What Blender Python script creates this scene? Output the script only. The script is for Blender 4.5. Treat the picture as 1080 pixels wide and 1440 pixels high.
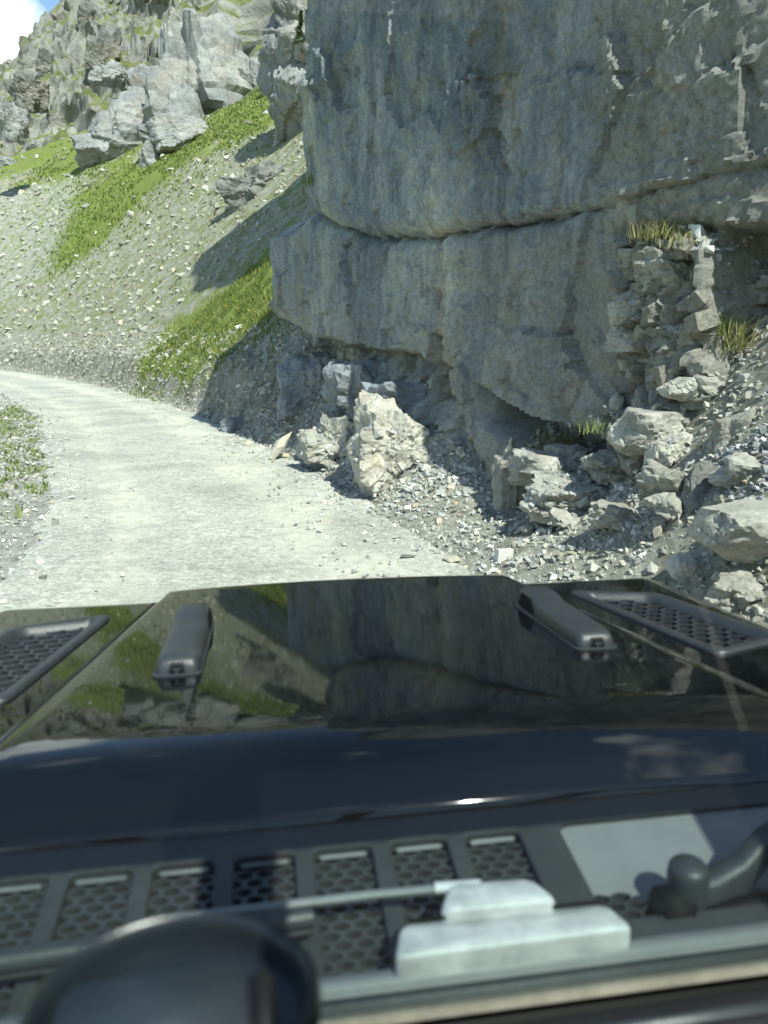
import bpy, bmesh, math, random
import numpy as np
from mathutils import Vector, Matrix, Quaternion

# ------------------------------------------------------------------ clear
for o in list(bpy.data.objects):
    bpy.data.objects.remove(o, do_unlink=True)
scn = bpy.context.scene
COL = scn.collection
random.seed(7)
RNG = np.random.default_rng(11)
rad = math.radians

# ------------------------------------------------------------------ camera
CAM_H = 1.80
PITCH = rad(13.0)
FPX = 1082.0
cam_d = bpy.data.cameras.new('camera')
cam = bpy.data.objects.new('camera', cam_d)
COL.objects.link(cam)
cam.location = (0, 0, CAM_H)
cam.rotation_euler = (rad(90) - PITCH, 0, 0)
cam_d.sensor_fit = 'VERTICAL'
cam_d.sensor_height = 24.0
cam_d.lens = 24.0 * FPX / 1440.0
cam_d.clip_start = 0.02
cam_d.clip_end = 3000
cam_d.dof.use_dof = True
cam_d.dof.focus_distance = 8.5
cam_d.dof.aperture_fstop = cam_d.lens / 6.0
scn.camera = cam

# ------------------------------------------------------------------ world, sun, exposure
SUN_AZ = math.atan2(0.50, -0.866)          # clockwise from +Y
SUN_EL = rad(50)
world = bpy.data.worlds.new('World')
scn.world = world
world.use_nodes = True
wn, wl = world.node_tree.nodes, world.node_tree.links
wn.clear()
w_out = wn.new('ShaderNodeOutputWorld')
w_bg = wn.new('ShaderNodeBackground')
w_sky = wn.new('ShaderNodeTexSky')
w_sky.sky_type = 'NISHITA'
w_sky.sun_disc = False
w_sky.sun_elevation = SUN_EL
w_sky.sun_rotation = SUN_AZ
w_sky.altitude = 2000
w_sky.air_density = 1.2
w_sky.dust_density = 0.6
w_bg.inputs['Strength'].default_value = 0.14
# cumulus clouds spread over the whole sky
w_tc = wn.new('ShaderNodeTexCoord')
w_map = wn.new('ShaderNodeMapping')
w_map.inputs['Location'].default_value = (7.5, 1.1, 0.9)
w_map.inputs['Scale'].default_value = (1.0, 1.0, 1.9)
w_ns = wn.new('ShaderNodeTexNoise')
w_ns.inputs['Scale'].default_value = 2.3
w_ns.inputs['Detail'].default_value = 9
w_ns.inputs['Roughness'].default_value = 0.55
w_rmp = wn.new('ShaderNodeValToRGB')
w_rmp.color_ramp.elements[0].position = 0.59
w_rmp.color_ramp.elements[1].position = 0.66
w_mix = wn.new('ShaderNodeMixRGB')
w_mix.inputs['Color2'].default_value = (8.2, 8.4, 8.6, 1)
wl.new(w_tc.outputs['Generated'], w_map.inputs['Vector'])
wl.new(w_map.outputs[0], w_ns.inputs['Vector'])
wl.new(w_ns.outputs['Fac'], w_rmp.inputs['Fac'])
wl.new(w_rmp.outputs['Color'], w_mix.inputs['Fac'])
wl.new(w_sky.outputs['Color'], w_mix.inputs['Color1'])
wl.new(w_mix.outputs['Color'], w_bg.inputs['Color'])
wl.new(w_bg.outputs[0], w_out.inputs['Surface'])

sun_d = bpy.data.lights.new('sun', 'SUN')
sun_d.energy = 4.9
sun_d.angle = rad(0.53)
sun_d.color = (1.0, 0.965, 0.89)
sun = bpy.data.objects.new('sun', sun_d)
COL.objects.link(sun)
TO_SUN = Vector((math.sin(SUN_AZ) * math.cos(SUN_EL), math.cos(SUN_AZ) * math.cos(SUN_EL), math.sin(SUN_EL)))
sun.rotation_euler = TO_SUN.to_track_quat('Z', 'Y').to_euler()
sun.location = (6, -8, 14)

scn.view_settings.view_transform = 'Standard'
scn.view_settings.look = 'None'
scn.view_settings.gamma = 1.0
scn.view_settings.exposure = 0.68
scn.view_settings.use_curve_mapping = False

# ------------------------------------------------------------------ noise (numpy)
_pr = np.random.default_rng(3)
_PERM = _pr.permutation(256)
_PERM = np.concatenate([_PERM, _PERM, _PERM]).astype(np.int32)
_G = _pr.normal(size=(256, 3)); _G /= np.linalg.norm(_G, axis=1)[:, None]
_RC = _pr.random((256, 4))

def _hash(i, j, k):
    return _PERM[_PERM[_PERM[i & 255] + (j & 255)] + (k & 255)]

def perlin(p):
    pi = np.floor(p).astype(np.int32); pf = p - pi
    u = pf * pf * pf * (pf * (pf * 6 - 15) + 10)
    res = 0
    for dx in (0, 1):
        wx = u[:, 0] if dx else 1 - u[:, 0]
        for dy in (0, 1):
            wy = u[:, 1] if dy else 1 - u[:, 1]
            for dz in (0, 1):
                wz = u[:, 2] if dz else 1 - u[:, 2]
                g = _G[_hash(pi[:, 0] + dx, pi[:, 1] + dy, pi[:, 2] + dz)]
                dot = g[:, 0] * (pf[:, 0] - dx) + g[:, 1] * (pf[:, 1] - dy) + g[:, 2] * (pf[:, 2] - dz)
                res = res + wx * wy * wz * dot
    return res * 1.5

def fbm(p, octv=4, lac=2.03, gain=0.5, ridged=False):
    p = np.asarray(p, dtype=np.float64)
    a, s, tot = 1.0, 0.0, 0.0
    q = p.copy()
    for o in range(octv):
        n = perlin(q)
        if ridged:
            n = 1 - 2 * np.abs(n)
        s = s + a * n; tot += a
        a *= gain; q = q * lac + 17.3
    return s / tot

def worley(p):
    """F1, F2 and a per-cell random."""
    pi = np.floor(p).astype(np.int32); pf = p - pi
    n = len(p)
    f1 = np.full(n, 9.0); f2 = np.full(n, 9.0); cid = np.zeros(n)
    for dx in (-1, 0, 1):
        for dy in (-1, 0, 1):
            for dz in (-1, 0, 1):
                h = _hash(pi[:, 0] + dx, pi[:, 1] + dy, pi[:, 2] + dz)
                c = _RC[h]
                d = np.sqrt((c[:, 0] + dx - pf[:, 0]) ** 2 + (c[:, 1] + dy - pf[:, 1]) ** 2 + (c[:, 2] + dz - pf[:, 2]) ** 2)
                nearer = d < f1
                f2 = np.where(nearer, f1, np.minimum(f2, d))
                cid = np.where(nearer, c[:, 3], cid)
                f1 = np.where(nearer, d, f1)
    return f1, f2, cid

def facets(p, tilt):
    """offsets of flat fracture planes: every cell is a randomly tilted, slightly shifted plane."""
    pi = np.floor(p).astype(np.int32); pf = p - pi
    f1 = np.full(len(p), 9.0); val = np.zeros(len(p))
    for dx in (-1, 0, 1):
        for dy in (-1, 0, 1):
            for dz in (-1, 0, 1):
                h = _hash(pi[:, 0] + dx, pi[:, 1] + dy, pi[:, 2] + dz)
                c = _RC[h]; g = _G[(h * 7 + 3) & 255]
                v = np.stack([pf[:, 0] - c[:, 0] - dx, pf[:, 1] - c[:, 1] - dy, pf[:, 2] - c[:, 2] - dz], 1)
                d = np.abs(v).max(1) * 0.6 + np.linalg.norm(v, axis=1) * 0.4
                m = d < f1
                val = np.where(m, tilt * (v * g).sum(1) + (c[:, 3] - 0.5) * 0.35, val); f1 = np.where(m, d, f1)
    return val

def P3(x, y, z=None):
    x = np.asarray(x, dtype=np.float64)
    z = np.zeros_like(x) if z is None else np.asarray(z, dtype=np.float64)
    return np.stack([x, np.asarray(y, dtype=np.float64), z], axis=1)

def sstep(a, b, x):
    t = np.clip((x - a) / (b - a), 0, 1)
    return t * t * (3 - 2 * t)

def project(p):
    """photograph pixel of a world point (1080 x 1440)."""
    c, s = math.cos(PITCH), math.sin(PITCH)
    dep = p[:, 1] * c - (p[:, 2] - CAM_H) * s
    up = p[:, 1] * s + (p[:, 2] - CAM_H) * c
    dep = np.where(dep < 0.05, 0.05, dep)
    return 540 + FPX * p[:, 0] / dep, 720 - FPX * up / dep

def pray(px, py):
    a, b = (px - 540) / FPX, (720 - py) / FPX
    c, s = math.cos(PITCH), math.sin(PITCH)
    return Vector((a, c + b * s, -s + b * c))

# ------------------------------------------------------------------ mesh / object helpers
def mesh_np(name, verts, faces, smooth=False):
    """faces: (n,3) or (n,4) int array."""
    me = bpy.data.meshes.new(name)
    verts = np.ascontiguousarray(verts, dtype=np.float32)
    faces = np.ascontiguousarray(faces, dtype=np.int32)
    k = faces.shape[1]
    me.vertices.add(len(verts)); me.vertices.foreach_set('co', verts.ravel())
    me.loops.add(faces.size); me.loops.foreach_set('vertex_index', faces.ravel())
    me.polygons.add(len(faces))
    me.polygons.foreach_set('loop_start', np.arange(0, faces.size, k, dtype=np.int32))
    me.polygons.foreach_set('loop_total', np.full(len(faces), k, dtype=np.int32))
    me.update(calc_edges=True)
    me.polygons.foreach_set('use_smooth', np.full(len(faces), smooth))
    return me

def grid_faces(nu, nv):
    i = np.arange(nu - 1)[:, None] * nv + np.arange(nv - 1)[None, :]
    i = i.ravel()
    return np.stack([i, i + nv, i + nv + 1, i + 1], axis=1)

def link(name, me, mat=None, parent=None):
    o = bpy.data.objects.new(name, me)
    COL.objects.link(o)
    if mat is not None:
        me.materials.append(mat)
    if parent is not None:
        o.parent = parent
    return o

def tag(o, label=None, cat=None, group=None, kind=None):
    if label: o['label'] = label
    if cat: o['category'] = cat
    if group: o['group'] = group
    if kind: o['kind'] = kind
    return o

def bm_obj(name, bm, mat=None, parent=None, smooth=False, normals=True):
    if normals:
        bmesh.ops.recalc_face_normals(bm, faces=bm.faces[:])
    me = bpy.data.meshes.new(name)
    bm.to_mesh(me); bm.free()
    me.polygons.foreach_set('use_smooth', [smooth] * len(me.polygons))
    return link(name, me, mat, parent)

def add_attr(me, name, vals):
    a = me.attributes.new(name, 'FLOAT', 'POINT')
    a.data.foreach_set('value', np.ascontiguousarray(vals, dtype=np.float32))

# ------------------------------------------------------------------ material helpers
class NT:
    def __init__(self, name):
        self.m = bpy.data.materials.new(name); self.m.use_nodes = True
        self.n = self.m.node_tree.nodes; self.l = self.m.node_tree.links
        self.b = self.n['Principled BSDF']; self.out = self.n['Material Output']
        self.tc = None
    def coord(self, kind='Object', scale=(1, 1, 1), loc=(0, 0, 0)):
        if self.tc is None: self.tc = self.n.new('ShaderNodeTexCoord')
        mp = self.n.new('ShaderNodeMapping')
        mp.inputs['Scale'].default_value = scale; mp.inputs['Location'].default_value = loc
        self.l.new(self.tc.outputs[kind], mp.inputs['Vector'])
        return mp.outputs[0]
    def noise(self, vec, scale=5, detail=6, rough=0.6, dist=0.0):
        t = self.n.new('ShaderNodeTexNoise')
        t.inputs['Scale'].default_value = scale; t.inputs['Detail'].default_value = detail
        t.inputs['Roughness'].default_value = rough; t.inputs['Distortion'].default_value = dist
        self.l.new(vec, t.inputs['Vector'])
        return t.outputs['Fac']
    def voro(self, vec, scale=5, feature='F1', out='Distance'):
        t = self.n.new('ShaderNodeTexVoronoi'); t.feature = feature
        t.inputs['Scale'].default_value = scale
        self.l.new(vec, t.inputs['Vector'])
        return t.outputs[out]
    def ramp(self, fac, stops):
        r = self.n.new('ShaderNodeValToRGB')
        e = r.color_ramp.elements
        while len(e) < len(stops): e.new(0.5)
        for k, (p, c) in enumerate(stops):
            e[k].position = p
            e[k].color = (c, c, c, 1) if not hasattr(c, '__len__') else (*c, 1)
        self.l.new(fac, r.inputs['Fac'])
        return r.outputs['Color']
    def mix(self, fac, a, b, mode='MIX'):
        m = self.n.new('ShaderNodeMixRGB'); m.blend_type = mode
        for s, v in (('Fac', fac), ('Color1', a), ('Color2', b)):
            if isinstance(v, (int, float)): m.inputs[s].default_value = v if s == 'Fac' else (v, v, v, 1)
            elif isinstance(v, tuple): m.inputs[s].default_value = (*v, 1)
            else: self.l.new(v, m.inputs[s])
        return m.outputs['Color']
    def math(self, op, a, b=0.0):
        m = self.n.new('ShaderNodeMath'); m.operation = op; m.use_clamp = False
        for k, v in enumerate((a, b)):
            if isinstance(v, (int, float)): m.inputs[k].default_value = v
            else: self.l.new(v, m.inputs[k])
        return m.outputs[0]
    def attr(self, name):
        a = self.n.new('ShaderNodeAttribute'); a.attribute_name = name
        return a.outputs['Fac']
    def rnd(self):
        return self.n.new('ShaderNodeObjectInfo').outputs['Random']
    def bump(self, h, strength=0.5, dist=0.02, prev=None):
        b = self.n.new('ShaderNodeBump')
        b.inputs['Strength'].default_value = strength; b.inputs['Distance'].default_value = dist
        self.l.new(h, b.inputs['Height'])
        if prev is not None: self.l.new(prev, b.inputs['Normal'])
        return b.outputs[0]
    def done(self, color, rough=0.9, normal=None, spec=0.3):
        if isinstance(color, tuple): self.b.inputs['Base Color'].default_value = (*color, 1)
        else: self.l.new(color, self.b.inputs['Base Color'])
        if isinstance(rough, (int, float)): self.b.inputs['Roughness'].default_value = rough
        else: self.l.new(rough, self.b.inputs['Roughness'])
        self.b.inputs['Specular IOR Level'].default_value = spec
        if normal is not None: self.l.new(normal, self.b.inputs['Normal'])
        return self.m

def mat_cliff():
    t = NT('cliff_limestone')
    v1 = t.coord(scale=(1, 1, 0.6)); v0 = t.coord()
    base = t.ramp(t.noise(v1, 1.5, 10, 0.68, 0.3), [(0.33, (0.185, 0.222, 0.246)), (0.45, (0.292, 0.33, 0.345)), (0.56, (0.40, 0.427, 0.43)), (0.70, (0.57, 0.578, 0.555))])
    big = t.ramp(t.noise(t.coord(scale=(1, 1, 0.45), loc=(1.7, 5.2, 0.4)), 0.75, 5, 0.6, 0.4), [(0.36, (0.58, 0.64, 0.70)), (0.5, (1.0, 1.0, 1.0)), (0.64, (1.36, 1.30, 1.14))])
    base = t.mix(0.9, base, big, 'MULTIPLY')
    dark = t.ramp(t.noise(t.coord(scale=(1.6, 1.6, 0.20), loc=(3.1, 0, 0)), 1.25, 8, 0.66, 0.35), [(0.50, 0.0), (0.64, 0.62)])
    base = t.mix(dark, base, (0.10, 0.12, 0.138))
    och = t.ramp(t.noise(t.coord(scale=(2.2, 2.2, 0.35), loc=(9, 4, 2)), 1.35, 8, 0.68, 0.3), [(0.53, 0.0), (0.66, 0.6)])
    base = t.mix(och, base, (0.31, 0.262, 0.175))
    pale = t.ramp(t.noise(t.coord(scale=(3.2, 3.2, 0.24), loc=(5, 1, 7)), 1.6, 9, 0.70, 0.2), [(0.52, 0.0), (0.66, 0.7)])
    base = t.mix(pale, base, (0.42, 0.435, 0.43))
    base = t.mix(t.math('MULTIPLY', t.attr('brown'), 0.55), base, (0.40, 0.365, 0.275))
    spk = t.ramp(t.noise(v0, 22, 8, 0.78), [(0.34, 0.70), (0.5, 1.0), (0.66, 1.30)])
    base = t.mix(1.0, base, spk, 'MULTIPLY')
    pit = t.ramp(t.noise(t.coord(loc=(2, 8, 5)), 55, 4, 0.6), [(0.30, 0.45), (0.40, 1.0)])
    base = t.mix(0.8, base, pit, 'MULTIPLY')
    b1 = t.bump(t.noise(v0, 6.0, 12, 0.74, 0.3), 0.9, 0.10)
    b2 = t.bump(t.noise(t.coord(scale=(1, 1, 2.5)), 22, 8, 0.75), 0.7, 0.025, b1)
    return t.done(base, 0.88, b2, 0.25)

def mat_rock(name, dk, md, lt, scale=2.0, bump=0.6, ochre=0.3, per_object=False, och_col=(0.36, 0.28, 0.17)):
    t = NT(name); v = t.coord()
    base = t.ramp(t.noise(v, scale, 9, 0.65, 0.5), [(0.30, dk), (0.5, md), (0.70, lt)])
    och = t.ramp(t.noise(t.coord(loc=(7, 3, 1)), scale * 0.8, 6, 0.6), [(0.5, 0.0), (0.68, ochre)])
    base = t.mix(och, base, och_col)
    if per_object:
        base = t.mix(1.0, base, t.ramp(t.rnd(), [(0.0, (0.62, 0.64, 0.66)), (0.4, (0.95, 0.95, 0.95)), (0.75, (1.15, 1.12, 1.02)), (1.0, (1.4, 1.25, 0.95))]), 'MULTIPLY')
    base = t.mix(1.0, base, t.ramp(t.noise(v, scale * 14, 6, 0.75), [(0.3, 0.68), (0.5, 1.0), (0.7, 1.3)]), 'MULTIPLY')
    n1 = t.bump(t.noise(v, scale * 3, 10, 0.7, 0.3), bump, 0.12 / scale)
    return t.done(base, 0.88, n1, 0.25)

def mat_ground():
    t = NT('mountain_ground'); v = t.coord()
    g1 = t.noise(v, 0.45, 10, 0.7); g2 = t.noise(v, 5.5, 8, 0.72); g3 = t.noise(v, 28, 6, 0.75)
    vor = t.voro(v, 7.0, 'F1', 'Color')
    soil = t.ramp(g2, [(0.30, (0.14, 0.137, 0.105)), (0.47, (0.265, 0.26, 0.21)), (0.58, (0.37, 0.362, 0.30)), (0.72, (0.53, 0.515, 0.44))])
    soil = t.mix(0.35, soil, t.ramp(vor, [(0.2, (0.16, 0.15, 0.11)), (0.55, (0.28, 0.265, 0.20)), (0.8, (0.43, 0.41, 0.33))]), 'MIX')
    scree = t.ramp(g2, [(0.30, (0.18, 0.18, 0.155)), (0.5, (0.34, 0.338, 0.295)), (0.7, (0.52, 0.513, 0.455))])
    grass = t.ramp(g3, [(0.28, (0.055, 0.085, 0.016)), (0.45, (0.125, 0.18, 0.032)), (0.58, (0.20, 0.25, 0.055)), (0.75, (0.30, 0.31, 0.12))])
    grass = t.mix(t.ramp(g1, [(0.40, 0.0), (0.66, 0.65)]), grass, (0.185, 0.175, 0.075))
    dirt = t.ramp(g2, [(0.3, (0.085, 0.075, 0.058)), (0.5, (0.165, 0.147, 0.115)), (0.7, (0.32, 0.29, 0.23))])
    # break the masks up with noise so patches have ragged borders
    def ragged(name, amt=1.1, lo=0.42, hi=0.62):
        s = t.math('ADD', t.attr(name), t.math('MULTIPLY', t.math('SUBTRACT', t.noise(v, 1.7, 9, 0.75), 0.5), amt))
        return t.ramp(s, [(lo, 0.0), (hi, 1.0)])
    c = t.mix(ragged('scree'), soil, scree)
    c = t.mix(ragged('dirt'), c, dirt)
    c = t.mix(ragged('grass', 1.3), c, grass)
    n1 = t.bump(g2, 0.7, 0.10); n2 = t.bump(g3, 0.6, 0.03, n1)
    return t.done(c, 0.95, n2, 0.15)

def mat_road():
    t = NT('gravel_road'); v = t.coord()
    f = t.noise(v, 34, 8, 0.82); m = t.noise(v, 9, 8, 0.75); l = t.noise(v, 0.8, 8, 0.7, 0.5)
    c = t.ramp(f, [(0.30, (0.25, 0.25, 0.21)), (0.45, (0.37, 0.37, 0.318)), (0.55, (0.43, 0.428, 0.372)), (0.70, (0.60, 0.598, 0.53))])
    c = t.mix(t.ramp(t.math('ADD', t.attr('track'), t.math('MULTIPLY', t.math('SUBTRACT', l, 0.5), 0.9)), [(0.25, 0.0), (0.9, 0.7)]), c, (0.50, 0.485, 0.395))
    c = t.mix(t.ramp(t.math('ADD', t.attr('loose'), t.math('MULTIPLY', t.math('SUBTRACT', m, 0.5), 1.0)), [(0.4, 0.0), (0.7, 0.8)]), c, t.ramp(m, [(0.35, (0.26, 0.26, 0.24)), (0.6, (0.52, 0.52, 0.48))]))
    c = t.mix(1.0, c, t.ramp(l, [(0.35, (0.80, 0.80, 0.80)), (0.5, (1.0, 1.0, 1.0)), (0.65, (1.16, 1.16, 1.13))]), 'MULTIPLY')
    c = t.mix(0.8, c, t.ramp(m, [(0.34, 0.74), (0.5, 1.0), (0.66, 1.2)]), 'MULTIPLY')
    pv = t.coord(loc=(0.3, 0.7, 0.1))
    pc = t.n.new('ShaderNodeSeparateColor'); t.l.new(t.voro(pv, 42, 'F1', 'Color'), pc.inputs[0])
    c = t.mix(t.math('SUBTRACT', 0.55, t.math('MULTIPLY', t.attr('track'), 0.45)), c, t.ramp(pc.outputs[0], [(0.0, 0.55), (0.35, 0.92), (0.7, 1.08), (1.0, 1.5)]), 'MULTIPLY')
    pb = t.voro(pv, 42, 'F1')
    n = t.bump(f, 0.5, 0.012); n = t.bump(m, 0.5, 0.03, n); n = t.bump(t.math('SUBTRACT', 1.0, pb), 0.45, 0.012, n)
    return t.done(c, 0.95, n, 0.15)

def mat_plain(name, col, rough=0.5, spec=0.5, metallic=0.0, bump=None, var=0.0, coat=0.0):
    t = NT(name); v = t.coord()
    c = col
    if var:
        c = t.mix(1.0, col, t.ramp(t.noise(v, 14, 6, 0.7), [(0.3, 1 - var), (0.7, 1 + var)]), 'MULTIPLY')
    nrm = t.bump(t.noise(v, bump[0], 4, 0.6), bump[1], 0.002) if bump else None
    m = t.done(c, rough, nrm, spec)
    t.b.inputs['Metallic'].default_value = metallic
    if coat:
        t.b.inputs['Coat Weight'].default_value = coat; t.b.inputs['Coat Roughness'].default_value = 0.015
    return m

M_CLIFF = mat_cliff()
M_GROUND = mat_ground()
M_ROAD = mat_road()
M_OUT = mat_rock('outcrop_rock', (0.15, 0.155, 0.155), (0.26, 0.265, 0.258), (0.39, 0.388, 0.365), 0.45, 0.7, 0.25)
M_MTN = mat_rock('mountain_rock', (0.10, 0.10, 0.095), (0.20, 0.195, 0.175), (0.33, 0.315, 0.275), 0.2, 1.0, 0.3)
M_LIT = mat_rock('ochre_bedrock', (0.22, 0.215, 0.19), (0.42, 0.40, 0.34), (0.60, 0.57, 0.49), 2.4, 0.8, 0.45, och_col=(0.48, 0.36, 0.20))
M_BLUE = mat_rock('shaded_blue_grey_bedrock', (0.14, 0.155, 0.165), (0.235, 0.255, 0.265), (0.37, 0.39, 0.40), 2.2, 0.8, 0.12)  # bluish rock, its colour darkened so the humps read as shaded
M_STONE = mat_rock('loose_stone', (0.26, 0.262, 0.25), (0.40, 0.40, 0.37), (0.56, 0.555, 0.51), 5.0, 0.5, 0.25, per_object=True)
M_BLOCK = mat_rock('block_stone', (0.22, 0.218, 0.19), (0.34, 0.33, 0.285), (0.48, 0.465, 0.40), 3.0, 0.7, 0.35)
M_WALL = mat_rock('broken_wall_rock', (0.19, 0.185, 0.155), (0.295, 0.285, 0.24), (0.43, 0.415, 0.35), 2.6, 0.8, 0.35)
M_DARKST = mat_rock('dark_slab_stone', (0.10, 0.10, 0.095), (0.17, 0.17, 0.155), (0.26, 0.26, 0.24), 4.0, 0.5, 0.1)
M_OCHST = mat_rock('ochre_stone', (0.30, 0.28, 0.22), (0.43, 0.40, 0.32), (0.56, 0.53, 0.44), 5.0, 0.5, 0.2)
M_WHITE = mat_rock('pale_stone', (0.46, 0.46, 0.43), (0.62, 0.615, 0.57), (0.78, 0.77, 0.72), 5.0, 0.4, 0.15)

def mat_scatter(name, cols):
    t = NT(name)
    c = t.ramp(t.attr('tint'), cols)
    c = t.mix(1.0, c, t.ramp(t.noise(t.coord(), 30, 5, 0.7), [(0.3, 0.75), (0.7, 1.25)]), 'MULTIPLY')
    return t.done(c, 0.92, None, 0.2)
M_GRAVEL = mat_scatter('gravel_stones', [(0.0, (0.22, 0.22, 0.20)), (0.3, (0.33, 0.33, 0.298)), (0.75, (0.42, 0.417, 0.375)), (0.95, (0.54, 0.53, 0.485)), (1.0, (0.44, 0.38, 0.27))])
M_SCREE = mat_scatter('scree_stones', [(0.0, (0.21, 0.203, 0.16)), (0.35, (0.31, 0.302, 0.243)), (0.8, (0.40, 0.39, 0.325)), (0.97, (0.52, 0.505, 0.44)), (1.0, (0.40, 0.34, 0.25))])
M_SLATE = mat_scatter('slate_chips', [(0.0, (0.13, 0.138, 0.14)), (0.4, (0.23, 0.238, 0.235)), (0.8, (0.35, 0.353, 0.34)), (1.0, (0.50, 0.49, 0.46))])

def mat_leaf(name, cols, trans=0.35):
    t = NT(name)
    c = t.ramp(t.attr('tint'), cols)
    t.done(c, 0.7, None, 0.2)
    tr = t.n.new('ShaderNodeBsdfTranslucent'); t.l.new(c, tr.inputs['Color'])
    mx = t.n.new('ShaderNodeMixShader'); mx.inputs[0].default_value = trans
    t.l.new(t.b.outputs[0], mx.inputs[1]); t.l.new(tr.outputs[0], mx.inputs[2])
    t.l.new(mx.outputs[0], t.out.inputs['Surface'])
    return t.m
M_GRASS = mat_leaf('grass_blades', [(0.0, (0.08, 0.12, 0.026)), (0.4, (0.15, 0.215, 0.045)), (0.8, (0.24, 0.295, 0.08)), (1.0, (0.40, 0.37, 0.17))])
M_DRY = mat_leaf('dry_grass_blades', [(0.0, (0.14, 0.16, 0.05)), (0.5, (0.30, 0.29, 0.12)), (1.0, (0.50, 0.44, 0.24))])
M_HERB = mat_leaf('herb_leaves', [(0.0, (0.11, 0.155, 0.045)), (0.5, (0.20, 0.265, 0.08)), (1.0, (0.32, 0.36, 0.14))])
M_FLOWER = mat_plain('yellow_petals', (0.75, 0.52, 0.02), 0.6, 0.2, var=0.2)
M_NEEDLE = mat_leaf('conifer_needles', [(0.0, (0.02, 0.045, 0.012)), (1.0, (0.08, 0.13, 0.03))], 0.2)
M_BARK = mat_plain('bark', (0.12, 0.085, 0.055), 0.9, 0.2, bump=(40, 0.8), var=0.4)

# ------------------------------------------------------------------ road centre line
_rc = np.array([(9.0, -60), (5.0, -35), (1.6, -16), (0.45, -7), (-0.05, -2), (-0.45, 2), (-1.1, 5), (-2.2, 8.5), (-3.7, 12), (-6.0, 17), (-9.0, 22.3),
                (-14, 30), (-21.5, 39.5), (-33, 50), (-50, 60), (-80, 70), (-130, 80)], dtype=float)
def catmull(pts, n):
    out = []
    P = np.vstack([2 * pts[0] - pts[1], pts, 2 * pts[-1] - pts[-2]])
    for i in range(1, len(P) - 2):
        for k in range(n):
            u = k / n
            p0, p1, p2, p3 = P[i - 1], P[i], P[i + 1], P[i + 2]
            out.append(0.5 * ((2 * p1) + (-p0 + p2) * u + (2 * p0 - 5 * p1 + 4 * p2 - p3) * u * u + (-p0 + 3 * p1 - 3 * p2 + p3) * u ** 3))
    out.append(P[-2])
    return np.array(out)
ROAD = catmull(_rc, 10)
HALF_W = 1.85
LEFT_W = 1.50

def road_dist(x, y):
    best = np.full(len(x), 1e9); sd = np.zeros(len(x)); ry = np.zeros(len(x))
    for a, b in zip(ROAD[:-1], ROAD[1:]):
        ab = b - a; L2 = ab @ ab
        t = np.clip(((x - a[0]) * ab[0] + (y - a[1]) * ab[1]) / L2, 0, 1)
        qx, qy = a[0] + t * ab[0], a[1] + t * ab[1]
        d = np.hypot(x - qx, y - qy)
        side = (x - a[0]) * ab[1] - (y - a[1]) * ab[0]
        m = d < best
        best = np.where(m, d, best); sd = np.where(m, np.sign(side) * d, sd); ry = np.where(m, qy, ry)
    return sd, ry

def softplus(x, k=6.0):
    return np.logaddexp(0, k * x) / k

def height(x, y, detail=True):
    x = np.asarray(x, float); y = np.asarray(y, float)
    d, ry = road_dist(x, y)
    e = d - HALF_W
    ep = np.maximum(e, 0)
    a = np.interp(ry, [-8, 0, 5, 6.2, 6.9, 7.6, 9.5, 12, 13.5, 16], [0.6, 0.4, 0.34, 0.22, 0.40, 0.85, 1.0, 1.05, 1.0, 0.66])
    b = np.interp(ry, [-8, 0, 2.5, 4.6, 5.4, 6.2, 9, 13, 16], [0.1, 1.0, 1.15, 1.0, 0.4, 0.05, 0.0, 0.0, 0.0])
    e0 = np.interp(ry, [0, 4, 6], [0.75, 0.60, 0.95])
    c = np.interp(ry, [10, 13.5, 15, 30, 40], [0.0, 0.2, 0.55, 0.45, 0.3])
    z = a * ep + b * np.maximum(softplus(ep - e0) - softplus(-e0), 0) + c * sstep(0.05, 0.55, ep)
    z = z + sstep(12, 15, ry) * 0.30 * (12.0 - softplus(12.0 - ep, 0.5))
    cap = np.interp(ry, [-3, 0, 10, 13, 17, 19], [200, 4.2, 3.6, 4.5, 40, 200])
    z = np.minimum(z, cap)
    # hillside crest some 90 m ahead, then it falls away
    z = z - 0.95 * softplus(y - 88 - 0.12 * (x + 20), 0.25)
    z = np.maximum(z, -40)
    # valley side of the road
    el = np.maximum(-d - LEFT_W, 0)
    z = z + 0.10 * sstep(0.2, 1.2, el) - 0.62 * softplus(el - 4.8, 1.5)
    z = np.maximum(z, -60 + 0.0 * z)
    if detail:
        w = sstep(0.1, 1.3, np.maximum(e, 0)) + 0.35 * sstep(0.2, 1.5, el)
        far = sstep(3, 14, ep)
        z = z + w * (0.10 * fbm(P3(x * 0.9, y * 0.9), 4) + 0.05 * fbm(P3(x * 3.1, y * 3.1, 5 + 0 * x), 4))
        z = z + far * (0.9 * fbm(P3(x * 0.09, y * 0.09, 2 + 0 * x), 4) + 0.35 * fbm(P3(x * 0.4, y * 0.4, 8 + 0 * x), 4, ridged=True))
    bank = sstep(12.5, 14, ry) * np.exp(-((e - 0.5) / 0.45) ** 2)
    z = z + bank * (0.28 * fbm(P3(x * 1.5, y * 1.5, 12 + 0 * x), 4) + 0.12 * fbm(P3(x * 5, y * 5, 3 + 0 * x), 3, ridged=True))
    inside = sstep(0.0, 0.25, np.minimum(HALF_W - d, LEFT_W + d))
    z = z - 0.06 * inside
    return z

# ------------------------------------------------------------------ polygons used to lay out ground cover
def in_poly(px, py, poly):
    inside = np.zeros(len(px), bool)
    n = len(poly); j = n - 1
    for i in range(n):
        xi, yi = poly[i]; xj, yj = poly[j]
        c = ((yi > py) != (yj > py)) & (px < (xj - xi) * (py - yi) / (yj - yi + 1e-9) + xi)
        inside ^= c; j = i
    return inside

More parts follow.
